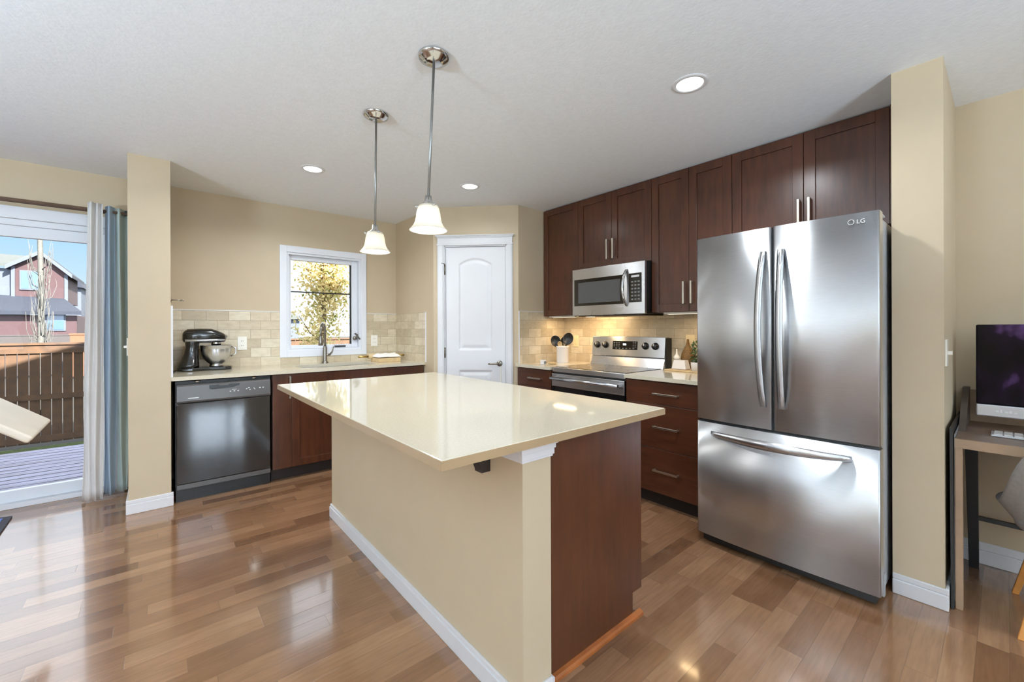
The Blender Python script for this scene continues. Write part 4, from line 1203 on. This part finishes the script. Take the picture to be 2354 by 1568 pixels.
# ================================================================== LEFT: curtains, rod, chair, rug
t = thing('curtain_rod', (-1.25, WY, 2.16), 'long brown double curtain rod above the patio door', 'curtain rod')
MB().cyl((-2.75, 4.33, 2.128), (-.175, 4.33, 2.128), .011, n=14).cyl((-2.75, 4.42, 2.135), (-.175, 4.42, 2.135), .008, n=12).build('rods', 'walnut', t)
m = MB()
for x in (-.19, -1.7): m.box(x - .008, x + .008, 4.32, WY, 2.12, 2.15)
m.build('bracket', 'black_matte', t)
def curtain(name, label, xs, amp, folds, y0, mat, z0, z1, ph=0, flare=0):
    m = MB()
    def f(u, v):
        x = xs[0] + (xs[1] - xs[0]) * u
        w = amp * math.sin(2 * PI * folds * u + ph) * (.75 + .25 * v) + .010 * math.sin(7 * u + 3 * v)
        x += flare * (1 - v) * (u - 1) 
        return (x + .006 * math.sin(9 * v + 5 * u) * (1 - v), y0 + w, z0 + (z1 - z0) * v)
    m.grid(f, 110, 30)
    return tag(m.build(name, mat, None, solid=.002), label, 'curtain', 'patio door curtains')
curtain('curtain', 'white curtain panel gathered at the right of the patio door', (-.392, -.312), .018, 2.6, 4.285, 'curtain_white', .006, 2.172, .4, .035)
curtain('curtain', 'blue-grey curtain fold between the white panel and stub wall', (-.306, -.250), .026, 1.05, 4.315, 'curtain_blue', .02, 2.165, 1.2, .01)
curtain('curtain', 'grey-green curtain fold beside the left stub wall', (-.248, -.182), .024, 1.0, 4.345, 'curtain_green', .02, 2.160, 2.6, .0)

# bar stool mostly out of frame: the front of its moulded seat enters at the left edge
def bar_stool():
    A = Vector((-.479, 3.611, .720)); C = Vector((-.471, 3.089, .715)); Dr = (Vector((-.683, 3.654, .881)) - A).normalized()
    Dr = (Dr - (A - C).normalized() * Dr.dot((A - C).normalized())).normalized()
    nrm = (A - C).cross(Dr).normalized(); nrm = nrm if nrm.z > 0 else -nrm
    t = thing('bar_stool', (-.72, 3.35, 0), 'cream moulded bar stool seat entering at the left edge by the patio door', 'stool')
    top = [A, C, C + Dr * .46, A + Dr * .46]
    MB().hexa(top, [p - nrm * .036 for p in top]).build('seat', 'cream_vinyl', t, bevel=.014, seg=4)
    e0, e1 = A + Dr * .44, C + Dr * .44
    up = Vector((-.25, 0, 1)).normalized() * .32
    MB().hexa([e0, e1, e1 + up, e0 + up], [p + Vector((-.035, 0, -.01)) for p in (e0, e1, e1 + up, e0 + up)]).build('backrest', 'cream_vinyl', t, bevel=.014, seg=4)
    MB().lathe([(0, 0), (.20, 0), (.20, .012), (.03, .03), (.026, .78), (0, .78)], (-.90, 3.35, 0), 32).build('pedestal', 'nickel', t)
    pc = (A + C) / 2 + Dr * .33 - nrm * .047
    MB().obox(pc, Dr, (A - C), nrm, .09, .10, .010).tube([(-.90, 3.35, .77), (-.885, 3.35, .83), tuple(pc - nrm * .005)], .024, 14).build('seat_bracket', 'black_matte', t)
bar_stool()
t = thing('floor_mat', (-1.2, 4.1, 0), 'blue floor mat with dark edge at the far left', 'mat')
MB().prism([(-.749, 4.275), (-1.15, 4.36), (-1.6, 3.75), (-.741, 3.90)], .0005, .010).build('edge_binding', 'rug_dark', t)
MB().prism([(-.785, 4.25), (-1.14, 4.325), (-1.55, 3.78), (-.78, 3.925)], .010, .012).build('pile', 'rug_blue', t)

# light switches
t = thing('light_switch', (-.160, 3.86, 1.13), 'white light switch on the left edge of the left stub wall', 'switch', 'light switches')
MB().box(-.167, -.160, 3.830, 3.905, 1.07, 1.19).build('cover_plate', 'plastic', t, bevel=.002)
MB().box(-.182, -.167, 3.845, 3.860, 1.122, 1.138).build('toggle', 'plastic', t)
t = thing('light_switch', (2.70, .1785, 1.13), 'white light switch on the right stub wall above the desk', 'switch', 'light switches')
MB().box(2.665, 2.740, .1715, .1785, 1.07, 1.19).build('cover_plate', 'plastic', t, bevel=.002)
MB().box(2.695, 2.708, .156, .1715, 1.122, 1.138).build('toggle', 'plastic', t)

# ================================================================== RIGHT: desk nook
t = thing('desk', (3.0, -.5, 0), 'brown wooden desk with black metal legs in the right nook', 'desk')
MB().box(2.705, 3.285, -1.15, .150, .722, .752).build('desktop', 'walnut', t, bevel=.002)
MB().box(2.690, 2.706, -1.15, .150, .712, .752).build('front_edge', 'deskfront', t)
MB().box(2.690, 2.735, .126, .150, 0, .712).build('leg', 'deskfront', t, bevel=.002)
MB().box(2.690, 2.735, -1.15, -1.126, 0, .712).build('leg', 'deskfront', t, bevel=.002)
MB().hexa([(3.215, .095, 0), (3.255, .095, 0), (3.255, .130, 0), (3.215, .130, 0)], [(3.10, .095, .722), (3.15, .095, .722), (3.15, .140, .722), (3.10, .140, .722)]).build('leg', 'black_matte', t)
MB().hexa([(3.215, -1.13, 0), (3.255, -1.13, 0), (3.255, -1.095, 0), (3.215, -1.095, 0)], [(3.10, -1.14, .722), (3.15, -1.14, .722), (3.15, -1.095, .722), (3.10, -1.095, .722)]).build('leg', 'black_matte', t)
MB().box(3.180, 3.200, -1.10, .10, .262, .282).build('stretcher', 'black_matte', t)
MB().extrude([(2.90, .126, .752), (3.285, .126, .752), (3.285, .126, .930), (3.20, .126, .930)], (0, .024, 0)).build('side_panel', 'walnut_dark', t)
MB().box(3.270, 3.285, -1.15, .126, .752, .915).build('back_panel', 'deskfront', t)

t = thing('computer_monitor', (3.06, -.2, .752), 'dark-screened computer monitor with silver chin on the desk', 'monitor')
MB().box(3.050, 3.066, -.545, .098, .872, 1.257).build('screen', 'screen', t, bevel=.006)
ch = MB().box(3.049, 3.066, -.545, .098, .815, .872).build('chin', 'silver', t, bevel=.005)
m = MB()
for k, (w, h) in enumerate(((.010, .010), (.006, .014), (.012, .008), (.008, .012), (.010, .007))): m.box(3.0475, 3.0495, .035 - k * .014 - w, .035 - k * .014, .838, .838 + h)
m.build('marking', 'mark', ch)
MB().extrude([(3.066, -.30, .90), (3.075, -.30, .92), (3.15, -.30, .765), (3.18, -.30, .752), (3.03, -.30, .752), (3.03, -.30, .757), (3.13, -.30, .760)], (0, .17, 0)).build('stand', 'silver', t)
t = thing('keyboard', (2.93, -.15, .752), 'slim white keyboard on the desk in front of the monitor', 'keyboard')
MB().box(2.860, 2.965, -.375, .048, .7525, .762).build('base', 'silver', t, bevel=.003)
m = MB()
for i in range(5):
    for j in range(14): m.box(2.867 + i * .019, 2.883 + i * .019, -.368 + j * .0293, -.368 + j * .0293 + .025, .762, .766)
m.build('keys', 'ceramic', t)

def desk_chair():
    t = thing('desk_chair', (2.83, -.26, 0), 'grey upholstered chair with oak legs at the desk', 'chair')
    m = MB()
    cx, cy = 2.82, -.255
    def f(u, v):
        a = PI * (-.5 + u) * 1.2
        q = min(1, max(0, (math.cos(a) - .15) / .75)); q = q * q * (3 - 2 * q)
        rim = .09 + .29 * q
        r = .205 + .06 * v
        return (cx - r * math.cos(a) * 1.05, cy + r * math.sin(a) * 1.02, .42 + rim * v)
    m.grid(f, 40, 10)
    m.build('backrest', 'grey_fabric', t, solid=.045)
    m = MB().lathe([(0, .0), (.20, .0), (.235, .02), (.245, .05), (.235, .08), (.20, .095), (0, .10)], (cx, cy, .385), 36)
    m.build('seat', 'grey_fabric', t)
    for x, y in ((3.055, -.022), (3.055, -.50), (2.62, -.035), (2.62, -.50)):
        ix, iy = cx + (x - cx) * .62, cy + (y - cy) * .62
        MB().hexa([(x - .011, y - .011, 0), (x + .011, y - .011, 0), (x + .011, y + .011, 0), (x - .011, y + .011, 0)], [(ix - .018, iy - .018, .40), (ix + .018, iy - .018, .40), (ix + .018, iy + .018, .40), (ix - .018, iy + .018, .40)]).build('leg', 'oak', t, bevel=.003)
desk_chair()
t = thing('leaning_board', (2.9, .16, 0), 'dark framed board leaning on the right stub wall beside the desk', 'board')
MB().hexa([(2.672, .152, .001), (3.25, .152, .001), (3.25, .162, .001), (2.672, .162, .001)], [(2.672, .155, .80), (3.25, .155, .80), (3.25, .165, .80), (2.672, .165, .80)]).build('frame', 'black_matte', t)
MB().box(2.70, 3.22, .1505, .152, .03, .77).build('sheet', 'silver', t)

# ================================================================== OUTSIDE
GZ = -.78
tag(MB().box(-14, 16, WY + .13, 10.86, GZ - .2, GZ).build('grass', 'grass', None), 'shaded green lawn between the deck and fence', 'grass', kind='stuff')
tag(MB().box(-60, 60, 11.0, 120, GZ - .4, GZ - .1).build('ground', 'soil', None), kind='structure')
tag(MB().box(-60, 60, -60, YF - .2, GZ - .4, GZ - .1).box(-60, XL - .2, YF - .2, 10.9, GZ - .4, GZ - .1).build('ground', 'soil', None), kind='structure')
dk = bpy.data.objects.new('deck', None); COL.objects.link(dk); dk.location = (-1, 5.7, -.10)
tag(dk, 'grey-blue timber deck outside the patio door', 'deck')
m = MB(); y = WY + .16
while y < 6.93:
    m.box(-4.5, 2.2, y, y + .122, -.138, -.10); y += .140
m.build('boards', 'deck', dk)
MB().box(-4.5, 2.2, 6.90, 6.94, -.34, -.14).box(-4.5, -4.46, 4.7, 6.9, GZ, -.14).box(2.1, 2.14, 4.7, 6.9, GZ, -.14).box(-1.2, -1.1, 4.7, 6.9, GZ, -.14).build('joist', 'fence', dk)
t = thing('fence', (0, 10.9, GZ), 'brown stained board fence across the back yard', 'fence')
m = MB(); x = -9.0
while x < 9.0:
    m.box(x, x + .120, 10.90, 10.92, GZ + .05, .94); x += .1325
m.build('board_panel', 'fence', t)
MB().box(-9, 9, 10.86, 10.90, .03, .12).box(-9, 9, 10.86, 10.90, -.70, -.60).box(-9, 9, 10.86, 10.90, .84, .96).build('rail', 'fence', t)
MB().box(-9, 9, 10.84, 10.98, .985, 1.02).box(-9, 9, 10.875, 10.90, .96, .985).build('top_cap', 'fence', t)
m = MB()
for x in range(-9, 10, 2): m.box(x - .045, x + .045, 10.925, 11.01, GZ, .985)
m.build('post', 'fence', t)
t = thing('cedar_fence', (-2.6, 26, GZ), 'orange cedar fence of a neighbouring yard beyond the brown fence', 'fence')
MB().box(-2.92, 1.5, 26, 26.05, GZ, 1.02).build('board_panel', 'fence_new', t)
MB().box(-2.95, 1.5, 25.97, 26.08, 1.02, 1.09).build('top_cap', 'fence_new', t)

t = thing('dark_fence', (-8, 28, GZ), 'dark stained fence standing far beyond the brown fence and birch', 'fence')
MB().box(-14, -3.0, 28, 28.05, GZ, .98).build('board_panel', 'kick', t)
MB().box(-14, -3.0, 27.97, 28.08, .98, 1.03).build('top_cap', 'kick', t)
# birch beyond the fence
t = thing('birch_tree', (-1.95, 13.2, GZ), 'bare white-barked tree standing beyond the brown fence', 'tree')
MB().tube([(-1.93, 13.2, GZ - .1), (-1.91, 13.2, .9), (-1.90, 13.2, 2.0), (-1.92, 13.2, 3.2), (-1.90, 13.2, 4.6)], [.060, .054, .048, .04, .03], 14).build('trunk', 'bark_white', t)
m = MB(); rr = random.Random(5)
for k in range(70):
    z = rr.uniform(.3, 2.5); a = rr.uniform(0, 2 * PI); r = rr.uniform(.10, .24)
    p0 = Vector((-1.91, 13.2, z)); p1 = p0 + Vector((r * .7 * math.cos(a), r * .7 * math.sin(a), .10)); p2 = p0 + Vector((r * math.cos(a), r * math.sin(a), .35)); p3 = p0 + Vector((r * 1.0 * math.cos(a + .2), r * math.sin(a + .2), rr.uniform(.5, .8)))
    m.tube([p0, p1, p2, p3], [.008, .007, .005, .003], 6)
m.build('branches', 'bark_white', t)

# autumn tree outside the sink window
t = thing('autumn_tree', (2.4, 8.3, GZ), 'leafy yellow-green autumn tree outside the sink window', 'tree')
m = MB().tube([(2.36, 8.3, GZ), (2.36, 8.3, .6), (2.38, 8.3, 1.4), (2.36, 8.3, 2.3), (2.38, 8.3, 3.4)], [.05, .042, .034, .026, .012], 10)
rr = random.Random(9)
tips = []
for k in range(26):
    z = rr.uniform(.7, 2.7); a = rr.uniform(0, 2 * PI); r = rr.uniform(.18, .60)
    p0 = Vector((2.37, 8.3, z)); p1 = p0 + Vector((r * .6 * math.cos(a), r * .6 * math.sin(a), .25)); p2 = p0 + Vector((r * math.cos(a), r * math.sin(a), .55))
    m.tube([p0, p1, p2], [.014, .009, .004], 6); tips += [p1, p2, p0.lerp(p1, .6)]
m.build('trunk', 'bark', t)
m = MB()
for k in range(5600):
    c = rr.choice(tips) + Vector((rr.gauss(0, .15), rr.gauss(0, .15), rr.gauss(-.05, .18)))
    d = Vector((rr.gauss(0, 1), rr.gauss(0, 1), rr.gauss(0, 1))).normalized(); w = d.cross(Vector((rr.gauss(0, 1), rr.gauss(0, 1), rr.gauss(0, 1)))).normalized()
    s_ = rr.uniform(.026, .048)
    m.add([c - d * s_, c + w * s_ * .55, c + d * s_, c - w * s_ * .55], [(0, 1, 2, 3)])
m.build('foliage', 'leaf_autumn', t)

t = thing('shrub', (1.72, 9.6, GZ), 'green shrub by the fence at the lower left of the sink window', 'shrub')
m = MB()
for k in range(900):
    p = Vector((1.72 + rr.gauss(0, .17), 9.6 + rr.gauss(0, .17), GZ + max(.15, rr.gauss(1.25, .45)))); d = Vector((rr.gauss(0, 1), rr.gauss(0, 1), rr.gauss(0, 1))).normalized(); w = d.orthogonal().normalized()
    m.add([p - d * .045, p + w * .022, p + d * .045, p - w * .022], [(0, 1, 2, 3)])
m.build('foliage', 'leaf_green', t)
for k in range(5): MB().tube([(1.72, 9.6, GZ + .001), (1.72 + .12 * math.cos(k * 1.3), 9.6 + .12 * math.sin(k * 1.3), GZ + 1.0), (1.72 + .2 * math.cos(k * 1.3), 9.6 + .2 * math.sin(k * 1.3), GZ + 1.8)], [.014, .01, .005], 6).build('stem', 'bark', t)
t = thing('grey_house', (9.5, 45, GZ), 'pale house with grey roof seen low in the sink window', 'house')
MB().box(6, 10.6, 45, 52, GZ, 2.35).build('wall', 'pale_siding', t)
MB().hexa([(5.6, 44.4, 2.2), (10.9, 44.4, 2.2), (10.9, 52.4, 2.2), (5.6, 52.4, 2.2)], [(6.5, 47.5, 3.3), (10.0, 47.5, 3.3), (10.0, 49, 3.3), (6.5, 49, 3.3)]).build('roof', 'shingle_grey', t)
# far houses
HY = 55.0; k_ = HY / 30.0
def hp(x30, z30): return (x30 * k_, 1.2465 + (z30 - 1.2465) * k_)
t = thing('neighbour_house', (-8.5, HY, GZ), 'maroon two-storey house with gabled roof beyond the fence', 'house')
ax_, az_ = hp(-4.319, 5.03); elx, elz = hp(-5.40, 4.24); erx, erz = hp(-3.26, 3.96); wl, wb = hp(-5.20, 2.75); wr, _ = hp(-3.50, 2.75)
MB().extrude([(wl, HY, wb - .3), (wr, HY, wb - .3), (wr, HY, erz + .35), (ax_, HY, az_ - .2), (wl, HY, elz + .1)], (0, 7, 0)).build('upper_wall', 'maroon', t)
m = MB()
for (x0, z0), (x1, z1) in (((elx, elz), (ax_, az_)), ((ax_, az_), (erx, erz))):
    m.hexa([(x0, HY - .5, z0), (x1, HY - .5, z1), (x1, HY + 7.4, z1), (x0, HY + 7.4, z0)], [(x0, HY - .5, z0 - .28), (x1, HY - .5, z1 - .28), (x1, HY + 7.4, z1 - .28), (x0, HY + 7.4, z0 - .28)])
m.build('gable_roof', 'shingle_blue', t)
m = MB()
for (x0, z0), (x1, z1) in (((elx, elz), (ax_, az_)), ((ax_, az_), (erx, erz))):
    m.hexa([(x0, HY - .6, z0 + .03), (x1, HY - .6, z1 + .03), (x1, HY - .5, z1 + .03), (x0, HY - .5, z0 + .03)], [(x0, HY - .6, z0 - .32), (x1, HY - .6, z1 - .32), (x1, HY - .5, z1 - .32), (x0, HY - .5, z0 - .32)])
m.box(wl - .12, wl + .10, HY - .1, HY, wb - .3, elz).box(wr - .10, wr + .12, HY - .1, HY, wb - .3, erz).build('fascia', 'pale_siding', t)
x0, z0 = hp(-4.95, 3.20); x1, z1 = hp(-4.36, 4.02)
w = MB().box(x0 - .1, x1 + .1, HY - .12, HY, z0 - .1, z1 + .1).build('window', 'pale_siding', t)
MB().box(x0, x0 + (x1 - x0) * .42, HY - .14, HY - .12, z0, z1).box(x0 + (x1 - x0) * .5, x1, HY - .14, HY - .12, z0, z1).build('pane', 'house_glass', w)
# big pale roof to the left
xa, za = hp(-5.2, 4.35); xb, zb = hp(-9.5, 4.25)
MB().hexa([(xb, HY - .2, zb), (xa, HY - .2, za), (xa + 1.0, HY + 6, az_ + .2), (xb, HY + 6, az_ + .3)], [(xb, HY - .2, zb - .25), (xa, HY - .2, za - .25), (xa + 1.0, HY + 6, az_ - .05), (xb, HY + 6, az_ + .05)]).build('main_roof', 'shingle_grey', t)
MB().box(xb, wl, HY + .4, HY + 6, GZ, zb - .2).build('left_wall', 'pale_siding', t)
# lower storey
x0, z0 = hp(-5.9, 2.12); x1, _ = hp(-2.80, 2.2); _, z1 = hp(0, 2.95)
MB().hexa([(x0 - 3, HY - 3.2, z0 - .1), (x1, HY - 3.2, z0), (x1 - 1.4, HY, z1 - .3), (x0 - 3, HY, z1)], [(x0 - 3, HY - 3.2, z0 - .4), (x1, HY - 3.2, z0 - .3), (x1 - 1.4, HY, z1 - .6), (x0 - 3, HY, z1 - .3)]).build('porch_roof', 'shingle_blue', t)
xw, _ = hp(-3.0, 0)
MB().box(x0 - 3, xw, HY - 2.4, HY + 4, GZ - .1, z0 - .35).build('lower_wall', 'maroon', t)
xa, za = hp(-3.95, 1.25); xb, zb = hp(-3.42, 2.05)
w = MB().box(xa - .12, xb + .12, HY - 2.5, HY - 2.4, za - .1, zb + .1).build('window', 'pale_siding', t)
MB().box(xa, xb, HY - 2.53, HY - 2.5, za, zb).build('pane', 'house_glass', w)
t = thing('white_house', (-5.3, 72, GZ), 'small white house with dark roof right of the maroon house', 'house')
s2 = 72 / 30
MB().box(-3.45 * s2, -2.98 * s2, 72, 78, GZ, 1.2465 + (3.45 - 1.2465) * s2).build('wall', 'pale_siding', t)
MB().hexa([(-3.55 * s2, 71.3, 1.2465 + 2.2 * s2), (-2.86 * s2, 71.3, 1.2465 + 2.08 * s2), (-2.86 * s2, 79, 1.2465 + 2.08 * s2), (-3.55 * s2, 79, 1.2465 + 2.2 * s2)], [(-3.45 * s2, 71.5, 1.2465 + 2.55 * s2), (-3.05 * s2, 71.5, 1.2465 + 2.5 * s2), (-3.05 * s2, 79, 1.2465 + 2.5 * s2), (-3.45 * s2, 79, 1.2465 + 2.55 * s2)]).build('roof', 'shingle_blue', t)
t = thing('conifer_tree', (-7.2, 85, GZ), 'distant green conifer right of the white house', 'tree')
m = MB(); rr = random.Random(2)
for k in range(500):
    z = rr.uniform(.8, 7.2); r = (1 - z / 8.2) * 1.1 + .15; a = rr.uniform(0, 2 * PI)
    p = Vector((-7.6 + r * math.cos(a) * rr.uniform(.3, 1), 85 + r * math.sin(a), GZ + z * 1.2)); d = Vector((math.cos(a), math.sin(a), -.4)); w = Vector((-math.sin(a), math.cos(a), 0))
    m.add([p - w * .18, p + w * .18, p + d * .5], [(0, 1, 2)])
m.build('needles', 'conifer', t)
MB().cyl((-7.6, 85, GZ - .1), (-7.6, 85, GZ + 8), .2, .04, 10).build('trunk', 'bark', t)
# this house's own roof (shades the yard)
m = MB()
yN, yS = WY + .75, YF - .6
zE = 2.66; xr = 1.2; zR = zE + (xr + 4.6) * .40
m.hexa([(-4.6, yS, zE), (xr, yS, zR), (xr, yN, zR), (-4.6, yN, zE)], [(-4.6, yS, zE - .1), (xr, yS, zR - .1), (xr, yN, zR - .1), (-4.6, yN, zE - .1)])
m.hexa([(xr, yS, zR), (7.0, yS, zE), (7.0, yN, zE), (xr, yN, zR)], [(xr, yS, zR - .1), (7.0, yS, zE - .1), (7.0, yN, zE - .1), (xr, yN, zR - .1)])
m.extrude([(-4.1, WY + .1, H + .101), (6.5, WY + .1, H + .101), (6.5, WY + .1, zE + .08), (xr, WY + .1, zR - .12), (-4.1, WY + .1, zE + .08)], (0, .02, 0))
m.box(-4.6, 4.2, YF - 4.0, YF - .6, 2.56, 2.66)  # unseen porch slab added to keep sun out of the front windows
tag(m.build('roof', 'shingle_blue', None), kind='structure')
